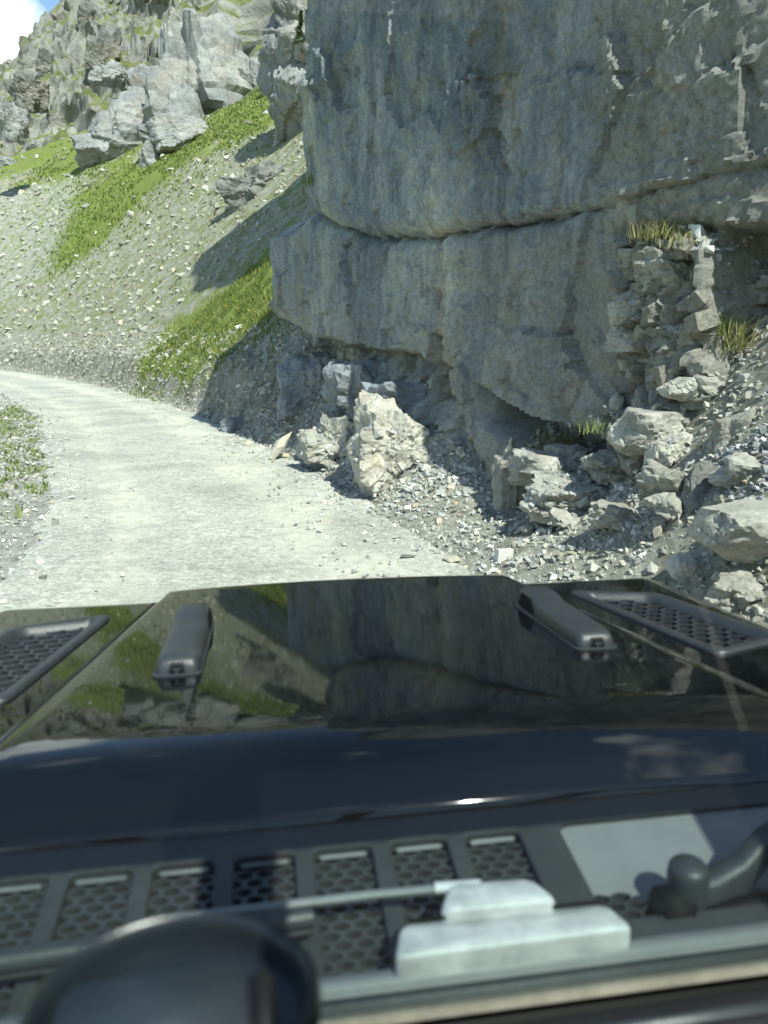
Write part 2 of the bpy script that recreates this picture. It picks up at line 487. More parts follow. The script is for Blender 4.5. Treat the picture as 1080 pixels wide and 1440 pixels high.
# ------------------------------------------------------------------ ground sheet (polar tessellation, finer in front)
th = np.concatenate([np.linspace(-180, -33, 60, endpoint=False), np.linspace(-33, 33, 500, endpoint=False), np.linspace(33, 180, 61)])
rr = np.concatenate([np.array([0.0, 0.6, 1.2]), np.geomspace(1.8, 130, 500), np.geomspace(134, 2400, 40)])
T, Rr = np.meshgrid(np.radians(th), rr, indexing='ij')
gx, gy = (np.sin(T) * Rr).ravel(), (np.cos(T) * Rr).ravel()
gz = height(gx, gy)
me = mesh_np('ground', np.stack([gx, gy, gz], 1), grid_faces(len(th), len(rr)), True)
ppx, ppy = project(np.stack([gx, gy, gz], 1))
wob = 40 * fbm(P3(gx * 0.12, gy * 0.12), 5, gain=0.65); wob2 = 40 * fbm(P3(gx * 0.12, gy * 0.12, 9 + 0 * gx), 5, gain=0.65)
qx, qy = ppx + wob, ppy + wob2
gd, gry = road_dist(gx, gy)
ge = gd - HALF_W
infront = (gy > 1) & (np.abs(ppx - 540) < 760)
P_GRASS = [[(45, 400), (110, 262), (150, 225), (270, 180), (400, 105), (410, 172), (330, 205), (240, 272), (160, 335), (90, 395)],
           [(190, 565), (180, 520), (215, 462), (300, 402), (385, 335), (430, 380), (410, 448), (340, 492), (270, 565)],
           [(0, 165), (110, 120), (160, 95), (240, 40), (330, 0), (400, 0), (400, 60), (300, 160), (180, 235), (110, 262), (60, 250), (0, 268)],
           [(300, 130), (420, 70), (420, 120), (330, 170), (250, 190)]]
P_SCREE = [[(-60, 270), (60, 250), (135, 232), (100, 300), (60, 380), (-60, 470)], [(-60, 130), (100, 112), (180, 80), (110, 128), (-60, 175)]]
grass = np.zeros(len(gx)); scree = np.zeros(len(gx)); dirt = np.zeros(len(gx))
for p in P_GRASS:
    acc = np.zeros(len(gx))
    for ja, jb in ((0, 0), (14, 6), (-14, -6), (6, -14), (-6, 14), (26, 0), (-26, 0), (0, 22), (0, -22)):
        acc += in_poly(qx + ja, qy + jb, p)
    grass = np.maximum(grass, np.where(infront & (ge > 0.3) & (gry > 12.5), 0.80 * acc / 9, 0))
for p in P_SCREE: scree = np.maximum(scree, np.where(in_poly(qx, qy, p) & infront & (ge > 1), 0.60, 0))
out_view = ~infront | (np.abs(ppx - 540) > 640)
grass = np.where(out_view & (np.abs(gd) > 4), 0.55, grass)
grass = np.maximum(grass, np.where((ge > 1.5) & (gry > 13), 0.47, 0))
grass = np.maximum(grass, np.where((-gd - LEFT_W > 0.7), 0.36 + 0.3 * sstep(1.0, 3.0, -gd - LEFT_W), 0))
scree = np.maximum(scree, np.where((-gd - LEFT_W > -0.3) & (-gd - LEFT_W < 3.2), 0.62, 0))
scree = np.maximum(scree, np.where((ge > -0.4) & (gry < 9.5), 0.40, 0))
dirt = np.maximum(dirt, np.where((ge > 0.05) & (ge < 0.8) & (gry > 13), 0.48, 0))
dirt = np.maximum(dirt, np.where((ge > 0.55) & (gry < 6.3), 0.40, 0))
dirt = np.maximum(dirt, np.where((ge > 0.2) & (gry > 9) & (gry < 13.5), 0.55, 0))
add_attr(me, 'grass', grass); add_attr(me, 'scree', scree); add_attr(me, 'dirt', dirt)
ground = tag(link('ground', me, M_GROUND), 'stony mountain slope with grass and scree beside the track', 'ground', kind='structure')

# ------------------------------------------------------------------ road sheet
cl = catmull(_rc[:-2], 60)
tv = np.gradient(cl, axis=0); tv /= np.linalg.norm(tv, axis=1)[:, None]
nv_ = np.stack([tv[:, 1], -tv[:, 0]], 1)
us = np.linspace(-1, 1, 41)
rough_edge = 0.30 * fbm(P3(cl[:, 0] * 1.1, cl[:, 1] * 1.1), 5, gain=0.65)
X = cl[:, None, :] + nv_[:, None, :] * (us[None, :, None] * (np.where(us < 0, LEFT_W, HALF_W)[None, :, None] + 0.12 + rough_edge[:, None, None] * np.abs(us)[None, :, None]))
rx, ry_ = X[..., 0].ravel(), X[..., 1].ravel()
U = np.tile(us, len(cl))
rz = 0.022 * fbm(P3(rx * 0.8, ry_ * 0.8), 3) - 0.03 * np.exp(-((np.abs(U) - 0.42) / 0.13) ** 2) + 0.012 * fbm(P3(rx * 3, ry_ * 3), 3) + 0.02
rz = rz - 0.10 * sstep(0.90, 1.0, np.abs(U))
me = mesh_np('road', np.stack([rx, ry_, rz], 1), grid_faces(len(cl), len(us)), True)
add_attr(me, 'track', np.clip(0.95 * np.exp(-((np.abs(U - 0.03) - 0.44) / 0.17) ** 2) + 0.3 * sstep(0.3, 0.6, U), 0, 1))
add_attr(me, 'loose', 0.8 * sstep(0.72, 1.0, np.abs(U)) + 0.25 * np.exp(-((U - 0.0) / 0.13) ** 2))
road = tag(link('road', me, M_ROAD), 'pale gravel mountain track curving round the cliff', 'road', kind='structure')

# ------------------------------------------------------------------ cliff
plan = np.array([(16, -5), (10.0, 1.0), (6.0, 3.4), (3.35, 4.75), (2.36, 5.4), (1.6, 6.8), (0.82, 8.3), (-0.16, 10.1), (-1.03, 11.65), (-1.62, 12.75), (-1.45, 13.6), (-0.6, 14.8), (1.2, 17.0), (5, 21)], float)
pl = catmull(plan, 30)
seg = np.r_[0, np.cumsum(np.hypot(*np.diff(pl, axis=0).T))]
s_corner = seg[np.argmin(np.hypot(pl[:, 0] + 1.62, pl[:, 1] - 12.75))]
s_near = seg[np.argmin(np.hypot(pl[:, 0] - 3.35, pl[:, 1] - 4.75))]
ss = np.concatenate([np.arange(0, s_near - 0.6, 0.12), np.arange(s_near - 0.6, s_corner + 1.4, 0.0235), np.arange(s_corner + 1.4, seg[-1], 0.10)])
bx_, by_ = np.interp(ss, seg, pl[:, 0]), np.interp(ss, seg, pl[:, 1])
tx, ty = np.gradient(bx_, ss), np.gradient(by_, ss)
ln = np.hypot(tx, ty); tx, ty = tx / ln, ty / ln
k_ = np.ones(25) / 25
for _ in range(2):
    tx = np.convolve(np.pad(tx, 12, 'edge'), k_, 'valid'); ty = np.convolve(np.pad(ty, 12, 'edge'), k_, 'valid')
ln = np.hypot(tx, ty); tx, ty = tx / ln, ty / ln
nx, ny = -ty, tx                                # outward, towards the road
zz = np.concatenate([np.arange(-0.4, 7.3, 0.0235), np.arange(7.3, 9.6, 0.08)])
S2, Z2 = np.meshgrid(np.arange(len(ss)), zz, indexing='ij')
si = S2.ravel(); cz = Z2.ravel()
HTOP = np.interp(ss, [0, s_near, s_corner - 3, s_corner, seg[-1]], [7.5, 8.2, 9.5, 10.5, 11.0])
cz = np.where(cz > 7.3, 7.3 + (cz - 7.3) / 2.3 * (HTOP[si] - 7.3), cz)
cx0, cy0 = bx_[si], by_[si]
P0 = np.stack([cx0, cy0, cz], 1)
cpx, cpy = project(P0)
cpx = np.where(ss[si] > s_corner + 0.2, np.minimum(cpx, 385), cpx)
nz1 = fbm(P3(cx0 * 0.9, cy0 * 0.9, cz * 0.9), 4)
nz2 = fbm(P3(cx0 * 3.1, cy0 * 3.1, cz * 3.1 + 40), 5)
nzr = fbm(P3(cx0 * 1.6, cy0 * 1.6, cz * 0.8 + 9), 4, ridged=True)
px_, py_ = cpx + 10 * nz2, cpy + 9 * nz2 + 8 * nz1
crack = np.interp(px_, [380, 400, 440, 480, 530, 600, 650, 720, 780, 830, 870, 930, 1080, 1300], [235, 262, 298, 322, 336, 332, 325, 318, 310, 300, 290, 268, 232, 180])
tt = crack - py_                                  # pixels above the crack
upper = tt > 0
D = np.zeros(len(si))
fade = 1 - sstep(770, 870, px_)
rnd_up = np.sqrt(np.clip(1 - (1 - np.clip(tt / np.interp(px_, [400, 560, 900], [34, 26, 14]), 0, 1)) ** 2, 0, 1))
D += np.where(upper, -0.16 + 0.25 * (1 - (1 - rnd_up) * (0.25 + 0.75 * fade)) + 0.05 * sstep(60, 320, tt), 0.05 - 0.20 * (0.25 + 0.75 * fade) * np.exp(-np.clip(-tt, 0, None) / 5.0))
# upper block bulges in the middle, leans back near the right
D += np.where(upper, 0.05 * np.exp(-((px_ - 620) / 180) ** 2), 0)
# right: strata above the ledge step out in beds
bed = np.floor((py_ - 232 + 0.06 * (px_ - 900)) / 23.0)
D += np.where(upper & (px_ > 850), 0.05 * np.sin(bed * 2.3) * sstep(850, 930, px_) * sstep(200, 250, py_), 0)
# foot of the lower block: overhang
foot = np.interp(px_, [340, 383, 410, 450, 520, 600, 640, 665, 690, 715], [430, 438, 452, 474, 486, 492, 520, 585, 650, 720])
below = sstep(-3, 15, py_ - foot)
w_left = 1 - sstep(690, 722, px_)
dfoot = py_ - foot
D += -below * w_left * np.interp(px_, [380, 450, 520, 600, 660, 700], [0.70, 0.62, 0.42, 0.34, 0.25, 0.10])
D += w_left * np.interp(px_, [380, 440, 500, 600, 660, 700], [0.15, 0.35, 0.62, 0.50, 0.30, 0.05]) * sstep(12, 120, dfoot)
# dark notch under the main face and the toe below it
notch = np.interp(px_, [680, 700, 760, 800, 850, 880], [535, 548, 586, 598, 604, 606])
wn_ = sstep(676, 700, px_) * (1 - sstep(845, 872, px_))
dn = py_ - notch
D += wn_ * (-0.62 * sstep(-2, 8, dn) + 0.60 * sstep(40, 62, dn - 0.10 * (px_ - 690)) + 0.05 * sstep(80, 150, dn))
# lip of the toe on the road side
D += 0.04 * np.exp(-((px_ - 690) / 30) ** 2) * sstep(560, 640, py_)
# fractured column then gully at the right
D += 0.14 * np.exp(-((px_ - 950) / 60) ** 2) * sstep(318, 345, py_ - 0.03 * (px_ - 900)) * (py_ < 700)
D += -0.45 * sstep(1000, 1035, px_) * sstep(312, 340, py_)
D += -0.05 * sstep(845, 1000, px_) * sstep(318, 330, py_)
D += -0.10 * np.exp(-((px_ - 890 + 0.10 * (py_ - 350)) / 5.5) ** 2) * (np.abs(py_ - 350) < 46)
# joints and blocks
F1, F2, cid = worley(P3(cx0 * 1.5, cy0 * 1.5, cz * 0.85))
D += 0.045 * (cid - 0.5) * (0.4 + 0.6 * upper) - 0.015 * np.exp(-((F2 - F1) / 0.02) ** 2)
wr = sstep(850, 900, px_) * sstep(300, 330, py_)
F1b, F2b, cidb = worley(P3(cx0 * 5.5, cy0 * 5.5, cz * 6.5 + 3))
D += (0.02 + 0.10 * wr) * (cidb - 0.5) - (0.012 + 0.05 * wr) * np.exp(-((F2b - F1b) / 0.05) ** 2)
D += 0.045 * nz1 + 0.03 * nz2 + 0.02 * nzr + 0.022 * fbm(P3(cx0 * 9, cy0 * 9, cz * 9), 4, ridged=True)
F1c, F2c, cidc = worley(P3(cx0 * 3.2, cy0 * 3.2, cz * 2.2 + 11))
chip = fbm(P3(cx0 * 0.7, cy0 * 0.7, cz * 0.7 + 31), 3) > 0.08
D += np.where(chip, 0.05 * (cidc - 0.5), 0.0)
wq = 0.12 * np.stack([nz2, nz1, nz2], 1)
D += 0.16 * facets(P3(cx0 * 0.95, cy0 * 0.95, cz * 0.75 + 2) + wq, 0.62)
D += 0.050 * facets(P3(cx0 * 2.9, cy0 * 2.9, cz * 2.3 + 7) + wq, 0.7)
D += wr * 0.20 * facets(P3(cx0 * 3.6, cy0 * 3.6, cz * 4.4 + 1) + 0.5 * wq, 0.5)
# two ribs whose steep sides catch the sun
u1 = px_ - (452 + (135 - py_)); D += 0.11 * np.where(u1 < 0, np.exp(u1 / 55), np.exp(-u1 / 9)) * sstep(50, 75, py_) * (1 - sstep(120, 145, py_))
u2 = px_ - (906 - 0.33 * (py_ - 340)); D += 0.10 * np.where(u2 < 0, np.exp(u2 / 40), np.exp(-u2 / 7)) * sstep(325, 342, py_) * (1 - sstep(375, 405, py_))
under = sstep(0, 30, py_ - foot) * w_left
D += under * (0.13 * fbm(P3(cx0 * 2.2, cy0 * 2.2, cz * 3.0 + 21), 4, ridged=True) + 0.20 * facets(P3(cx0 * 2.6, cy0 * 2.6, cz * 3.0 + 5), 0.8))
# outline of the far end
shift = np.interp(cpy, [-300, 0, 60, 110, 200, 260, 292, 312, 335, 430, 470, 640], [170, 142, 118, 56, 44, 52, 66, 26, -6, -8, 20, 30]) * 13.0 / FPX
wS = sstep(s_corner - 1.6, s_corner - 0.1, ss[si])
vx = cx0 + nx[si] * D + shift * wS
vy = cy0 + ny[si] * D + 0.3 * shift * wS
vz = cz - 0.10 * np.clip(D, -0.5, 0.5)
lean = np.clip(cz - np.interp(ss, [s_near, s_corner - 2, s_corner], [6.0, 7.0, 8.5])[si], 0, 9) ** 1.3 * 0.30        # the top leans back
vx -= nx[si] * lean; vy -= ny[si] * lean
V = np.stack([vx, vy, vz], 1)
nzc = len(zz); ns = len(ss)
# cap running back from the top edge
top = V.reshape(ns, nzc, 3)[:, -1, :]
rows = [V.reshape(ns, nzc, 3)]
for k, (bk, up) in enumerate([(0.8, 0.25), (2.0, 0.5), (4.5, 0.9), (9.0, 0.7)]):
    q = top.copy(); q[:, 0] -= nx * bk; q[:, 1] -= ny * bk; q[:, 2] += up + 0.3 * fbm(P3(q[:, 0], q[:, 1]), 3)
    rows.append(q[:, None, :])
V = np.concatenate(rows, 1).reshape(-1, 3)
me = mesh_np('cliff', V, grid_faces(ns, nzc + 4)[:, ::-1], True)
me.set_sharp_from_angle(angle=rad(32))
brown = np.zeros((ns, nzc + 4)); 
brown[:, :nzc] = (0.22 * sstep(0, 40, -tt) + 0.6 * sstep(600, 780, px_) * sstep(0, 40, -tt) + 0.8 * sstep(820, 900, px_) + 0.5 * np.exp(-((py_ - foot) / 40) ** 2) * (px_ < 720)).reshape(ns, nzc)
add_attr(me, 'brown', np.clip(brown.ravel(), 0, 1))
cliff = tag(link('cliff', me, M_CLIFF), 'tall grey streaked limestone cliff overhanging the track', 'cliff', kind='structure')

# ------------------------------------------------------------------ far mountain
mx_ = np.concatenate([np.linspace(-330, -190, 40, endpoint=False), np.linspace(-190, -40, 380, endpoint=False), np.linspace(-40, 160, 50)]); mw = np.linspace(0, 1, 240)
MX, MW = np.meshgrid(mx_, mw, indexing='ij'); mxx, mww = MX.ravel(), MW.ravel()
def mtn_xyz(x, w):
    # skyline as elevation over a base line 230 m out
    sky_px = np.array([-700, -300, -100, 0, 15, 35, 60, 78, 90, 105, 130, 200, 320, 500, 1300]); sky_py = np.array([180, 155, 138, 126, 120, 108, 100, 90, 74, 54, 20, -50, -130, -170, -120])
    px = 540 + FPX * x / (230 * 0.93)
    py = np.interp(px, sky_px, sky_py)
    ridge = CAM_H + 230 * np.tan(np.arctan((720 - py) / FPX) - PITCH)
    yy = 120 + 110 * w
    z = -20 + (ridge + 20) * (w ** 1.15)
    return yy, z
my, mz = mtn_xyz(mxx, mww)
rn = fbm(P3(mxx * 0.02, my * 0.02, mz * 0.03), 6, ridged=True); rn2 = fbm(P3(mxx * 0.09, my * 0.09, mz * 0.06), 5, ridged=True)
amp = sstep(0.0, 0.3, mww) * (1 - 0.85 * sstep(0.93, 1.0, mww))
my = my - amp * (11 * rn + 5.0 * rn2); mz = mz + amp * (4 * rn2)
q = fbm(P3(mxx * 0.22, my * 0.22, mz * 0.22), 5, ridged=True); mz += 1.6 * q * sstep(0.2, 0.5, mww); my -= 1.3 * facets(P3(mxx * 0.11, my * 0.11, mz * 0.14), 0.9) * sstep(0.2, 0.5, mww) * (1 - 0.7 * sstep(0.95, 1.0, mww))
back = np.stack([mx_, np.full(len(mx_), 330.0), np.full(len(mx_), 10.0)], 1)
MV = np.concatenate([np.stack([mxx, my, mz], 1).reshape(len(mx_), len(mw), 3), back[:, None, :]], 1).reshape(-1, 3)
me = mesh_np('mountain', MV, grid_faces(len(mx_), len(mw) + 1), True)
me.set_sharp_from_angle(angle=rad(35))
t = NT('mountain_side'); v = t.coord()
rockc = t.ramp(t.noise(v, 0.10, 10, 0.7), [(0.3, (0.15, 0.148, 0.138)), (0.5, (0.26, 0.253, 0.23)), (0.7, (0.40, 0.385, 0.345))])
grc = t.ramp(t.noise(v, 0.4, 8, 0.7), [(0.3, (0.07, 0.09, 0.03)), (0.55, (0.15, 0.165, 0.06)), (0.75, (0.25, 0.24, 0.12))])
geo = t.n.new('ShaderNodeNewGeometry'); sx = t.n.new('ShaderNodeSeparateXYZ'); t.l.new(geo.outputs['Normal'], sx.inputs[0])
gm = t.ramp(t.math('ADD', sx.outputs['Z'], t.math('MULTIPLY', t.math('SUBTRACT', t.noise(v, 0.06, 8, 0.7), 0.5), 1.0)), [(0.36, 0.0), (0.60, 1.0)])
M_MSIDE = t.done(t.mix(gm, rockc, grc), 0.95, t.bump(t.noise(v, 0.7, 9, 0.7), 0.8, 0.8), 0.15)
mountain = tag(link('mountain', me, M_MSIDE), 'rocky grass-topped mountain ridge rising behind the hillside', 'mountain', kind='structure')

bpy.context.view_layer.update()

def hit(px, py, objs=None):
    d = pray(px, py).normalized(); o = Vector((0, 0, CAM_H)); best = None
    for ob in (objs or (ground, cliff, road)):
        ok, loc, nrm, _ = ob.ray_cast(o, d)
        if ok and (best is None or (loc - o).length < best[2]):
            best = (loc.copy(), nrm.copy(), (loc - o).length, ob)
    return best

def depth_of(p):
    return p.y * math.cos(PITCH) - (p.z - CAM_H) * math.sin(PITCH)

# ------------------------------------------------------------------ rock generators
def rock_mass(name, centre, size, rotz, mat, seed, sub=5, rough=0.22, facet=0.30, freq=1.3, strata=0.0, tilt=0.0, flat_top=0.0, lobes=1):
    """one big irregular rock body as a mesh object; size = half axes in metres."""
    bm = bmesh.new(); bmesh.ops.create_icosphere(bm, subdivisions=sub, radius=1.0)
    co = np.array([v.co[:] for v in bm.verts]); fc = np.array([[v.index for v in f.verts] for f in bm.faces]); bm.free()
    rgk = np.random.default_rng(int(seed) + 500)
    dirs = co / np.linalg.norm(co, axis=1)[:, None]
    wv = np.stack([fbm(dirs * freq * 1.3 + seed * 3.1 + k * 11.0, 4) for k in range(3)], 1)
    dw = dirs + 0.34 * wv; dw /= np.linalg.norm(dw, axis=1)[:, None]
    box = np.array([(1, 0, 0), (-1, 0, 0), (0, 1, 0), (0, -1, 0), (0, 0, 1), (0, 0, -1)], float)
    rr_ = np.zeros(len(dirs))
    for lb_ in range(lobes):
        npl = 17 if lobes == 1 else 9
        pn = rgk.normal(size=(npl, 3)); pn /= np.linalg.norm(pn, axis=1)[:, None]; pd = rgk.uniform(0.62, 1.0, npl) * (1.0 if lobes == 1 else rgk.uniform(0.75, 1.0))
        pn = np.concatenate([pn, box]); pd = np.concatenate([pd, rgk.uniform(0.80, 0.98, 6)])
        if lobes > 1:
            off = rgk.uniform(-1, 1, 3) * np.array([0.55, 0.35, 0.45])
            pd = np.maximum(pd * 0.62 + pn @ off, 0.16)
        cosv = dw @ pn.T
        rr_ = np.maximum(rr_, np.min(np.where(cosv > 0.05, pd[None, :] / np.maximum(cosv, 0.05), 9.0), axis=1))
    co = dirs * np.minimum(rr_, 1.25)[:, None]
    co = co / np.max(np.abs(co), axis=0)[None, :]
    p = co * np.array(size) / max(size)
    q = p * freq + seed * 7.7
    F1, F2, c = worley(q * 2.3)
    disp = 0.42 * rough * fbm(q * 1.4, 5) + 0.28 * facet * (c - 0.5) - 0.05 * np.exp(-((F2 - F1) / 0.05) ** 2)
    F1, F2, c = worley(q * np.array([5.5, 5.5, 4.0]))
    disp = disp + 0.16 * facet * (c - 0.5) + 0.10 * rough * fbm(q * 9.0, 4, ridged=True)
    if strata:
        lay = p[:, 2] + 0.25 * p[:, 0] + 0.08 * fbm(q * 2, 3)
        disp = disp + strata * (np.floor(lay * 9 + seed) * 2.399 % 1.0 - 0.5)
    co = co * (1 + disp[:, None])
    co = co * np.array(size)
    if flat_top:
        co[:, 2] = np.minimum(co[:, 2], size[2] * flat_top + 0.05 * size[2] * fbm(co * 3, 3))
    me = mesh_np(name, co, fc, False)
    o = link(name, me, mat); o.location = centre; o.rotation_euler = (tilt, tilt * 0.6, rotz)
    return o

def stone_mesh(name, seed, n=16, flat=0.6, boxy=0.0):
    r = random.Random(seed); bm = bmesh.new()
    for _ in range(n):
        if boxy and r.random() < boxy:
            v = Vector((r.choice((-1, 1)) * r.uniform(0.75, 1), r.choice((-1, 1)) * r.uniform(0.75, 1), r.choice((-1, 1)) * r.uniform(0.7, 1)))
        else:
            v = Vector((r.gauss(0, 1), r.gauss(0, 1), r.gauss(0, 1))).normalized() * r.uniform(0.8, 1.05)
        bm.verts.new((v.x, v.y * r.uniform(0.7, 0.9), v.z * flat))
    res = bmesh.ops.convex_hull(bm, input=bm.verts[:])
    bmesh.ops.delete(bm, geom=[g for g in res['geom_interior'] if isinstance(g, bmesh.types.BMVert)], context='VERTS')
    bmesh.ops.bevel(bm, geom=bm.edges[:], offset=0.05, segments=1, affect='EDGES', clamp_overlap=True) if boxy else None
    bmesh.ops.triangulate(bm, faces=bm.faces[:])
    bmesh.ops.recalc_face_normals(bm, faces=bm.faces[:])
    me = bpy.data.meshes.new(name); bm.to_mesh(me); bm.free()
    return me
STONES = [stone_mesh('stone', 100 + k, 15, (0.5, 0.65, 0.4, 0.75)[k % 4]) for k in range(10)]
SLABS = [stone_mesh('slab', 200 + k, 14, 0.28, 0.5) for k in range(5)]
BLOCKS = [stone_mesh('block', 300 + k, 20, 0.8, 0.62) for k in range(8)]
for m in STONES + SLABS: m.materials.append(M_STONE)
for m in BLOCKS: m.materials.append(M_WALL)

# ------------------------------------------------------------------ outcrops on the hillside (each its own body)
def outcrop(px, py, wpx, hpx, label, seed, name='rock_outcrop', dscale=0.5, mat=None, sink=0.55, rz=None, strata=0.05, freq=1.05, sub=5, facet=0.30, Y=None, tilt=0.25, lobes=6):
    h = hit(px, py + hpx * 0.45, (ground,))
    loc = h[0] if h else pray(px, py) * 60 + Vector((0, 0, CAM_H))
    if Y: loc = pray(px, py + hpx * 0.45) * (Y / pray(px, py).y) + Vector((0, 0, CAM_H))
    dep = depth_of(loc)
    w = wpx / FPX * dep / 2; hh = hpx / FPX * dep / 2
    c = loc + Vector((0, w * dscale * 0.5, hh * (1 - sink)))
    o = rock_mass(name, c, (w * 1.1, w * dscale + hh * 0.3, hh * 1.5), rz if rz is not None else 0.25, mat or M_OUT, seed, sub, 0.26, facet, freq, strata, tilt, lobes=lobes)
    tag(o, label, 'rock outcrop')
    return o
outcrop(272, 98, 140, 150, 'broad pale grey crag with shadowed hollow high on the grassy hillside', 1, tilt=-0.1)
outcrop(165, 176, 150, 100, 'low ribbed grey crag sloping down into the grass below the broad crag', 2, tilt=-0.35, strata=0.1)
outcrop(215, 140, 100, 80, 'grey rock saddle joining the broad crag and the ribbed crag', 16, tilt=-0.2)
outcrop(246, 190, 95, 50, 'small elongated grey rock rib in the green grass strip', 3, tilt=-0.3)
outcrop(214, 215, 34, 36, 'knobbly grey rock stump at the lower end of the rock rib', 4)
outcrop(352, 108, 46, 48, 'pale broken crag just under the tall jointed back cliff', 5)
outcrop(385, 112, 40, 36, 'pale rock heap between grass strip and the cliff edge', 6)
outcrop(356, 252, 110, 52, 'dark flat-lying rock ledge in the scree next to the cliff shadow', 7, mat=M_DARKST, tilt=0.0)
outcrop(12, 178, 44, 36, 'cracked grey rock hump at the edge of the upper pasture', 8)
outcrop(10, 226, 30, 14, 'smooth pale boulder lying in the upper pasture', 9, name='boulder', strata=0, lobes=1)
outcrop(150, 112, 50, 26, 'grey rock steps beside the pale path on the hill crest', 10, tilt=-0.2)
outcrop(34, 122, 56, 40, 'dark craggy buttress at the foot of the far ridge', 12, Y=150, mat=M_MTN)
outcrop(66, 92, 40, 36, 'brown craggy shoulder on the slope of the far ridge', 13, Y=190, mat=M_MTN)
outcrop(142, 62, 46, 56, 'brown rock tower on the far ridge above the crest', 14, Y=180, mat=M_MTN)
outcrop(134, 22, 44, 44, 'jagged brown summit rock on the far ridge', 15, Y=200, mat=M_MTN)
# back cliff: tall jointed wall
back_cliff = o = rock_mass('back_cliff', (-2.7, 40.0, 14.6), (4.9, 3.4, 5.4), 0.15, M_OUT, 21, 6, 0.12, 0.18, 1.6, 0.04, 0.0, lobes=4)
tag(o, 'tall shaded jointed rock wall standing behind the main cliff edge', 'rock wall')

# ------------------------------------------------------------------ bedrock masses under the overhang
def mass(px, py, wpx, hpx, label, seed, mat, back=0.15, name='bedrock_mass', depth=0.8, rough=0.22, facet=0.30, freq=1.5, rz=0.4, strata=0.0, sub=5, tilt=0.0, flat_top=0.0, cat='rock', lobes=1):
    h = hit(px, py + hpx * 0.3)
    loc = h[0]; dep = depth_of(loc)
    w = wpx / FPX * dep / 2; hh = hpx / FPX * dep / 2
    c = pray(px, py) * ((loc.y + back) / pray(px, py).y) + Vector((0, 0, CAM_H))
    o = rock_mass(name, c, (w, w * depth, hh), rz, mat, seed, sub, rough, facet, freq, strata, tilt, flat_top, lobes)
    return tag(o, label, cat)
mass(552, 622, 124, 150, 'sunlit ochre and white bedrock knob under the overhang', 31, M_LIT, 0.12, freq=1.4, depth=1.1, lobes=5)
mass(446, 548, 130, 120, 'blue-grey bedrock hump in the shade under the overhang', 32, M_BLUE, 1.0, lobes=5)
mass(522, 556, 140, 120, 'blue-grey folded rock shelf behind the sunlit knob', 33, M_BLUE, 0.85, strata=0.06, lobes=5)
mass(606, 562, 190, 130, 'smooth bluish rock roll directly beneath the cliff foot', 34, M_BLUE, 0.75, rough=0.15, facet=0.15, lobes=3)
mass(470, 470, 60, 40, 'rounded rock bulge hanging from the overhang corner', 35, M_CLIFF, 0.3, rough=0.15, facet=0.15)
mass(330, 598, 44, 30, 'rounded grey boulder in the shade at the road edge', 36, M_BLUE, 0.1, name='boulder')
mass(470, 622, 110, 90, 'crumbly dark shale heap at the foot of the shaded hump', 37, M_BLOCK, 0.1, facet=0.5, freq=2.5, lobes=6)
# right-hand blocks
mass(908, 610, 120, 92, 'big squarish block with sunlit top set into the cliff foot', 41, M_BLOCK, 0.05, name='rock_block', rough=0.08, facet=0.14, freq=1.1, rz=0.5, flat_top=0.75, cat='rock block')
mass(868, 566, 26, 30, 'small squarish stone perched above the ledge rubble', 42, M_BLOCK, 0.0, name='rock_block', rough=0.08, facet=0.12, sub=3, cat='rock block')
mass(968, 545, 74, 44, 'pale sunlit rock shelf above the big squarish block', 43, M_LIT, 0.1, name='rock_block', rough=0.15, flat_top=0.7, cat='rock block')
mass(940, 640, 70, 66, 'cracked pale rock wedge below the big squarish block', 44, M_LIT, 0.1, name='rock_block', rough=0.15, lobes=4, cat='rock block')
mass(808, 705, 170, 70, 'low broken bedrock step on the rubble slope', 45, M_BLOCK, 0.15, name='bedrock_step', facet=0.35, freq=2.0, lobes=5)
mass(1062, 742, 170, 100, 'large flat-topped grey boulder overhanging the rubble, slate chips on it', 46, M_BLOCK, -0.05, name='boulder', rough=0.07, facet=0.14, freq=1.0, rz=0.35, flat_top=0.62, depth=0.75, cat='boulder')
mass(960, 795, 42, 44, 'tilted grey cobble wedged below the flat-topped boulder', 47, M_STONE, 0.0, name='cobble', rough=0.1, sub=3, cat='stone')
mass(985, 700, 60, 110, 'dark narrow rock rib behind the flat-topped boulder', 48, M_DARKST, 0.2, name='rock_rib')

# unseen crag added above the cliff, leaning to cast the hillside shadow
o = rock_mass('shadow_crag', (3.3, 17.2, 15.6), (3.7, 2.3, 7.4), 0.1, M_CLIFF, 52, 5, 0.12, 0.12, 1.2, 0.03, 0.0)
o.rotation_euler = (0.0, -0.10, 0.1)
tag(o, 'tall rock crag standing on the cliff above the overhang', 'crag')
ledges = [(940, 374, 150, 64, 0.14), (955, 405, 190, 110, 0.28), (935, 485, 180, 110, 0.28), (905, 425, 120, 76, 0.16), (945, 445, 80, 60, 0.10), (890, 470, 90, 60, 0.16), (980, 478, 100, 70, 0.08), (905, 510, 100, 56, 0.10), (1005, 545, 90, 64, 0.05),
          (868, 655, 110, 60, 0.10), (960, 690, 120, 84, 0.08), (790, 655, 150, 70, 0.12), (716, 680, 56, 130, 0.10), (1030, 610, 90, 80, 0.08), (1050, 665, 90, 60, 0.05), (880, 720, 110, 60, 0.10), (1040, 830, 130, 90, 0.10)]
bpy.context.view_layer.update()
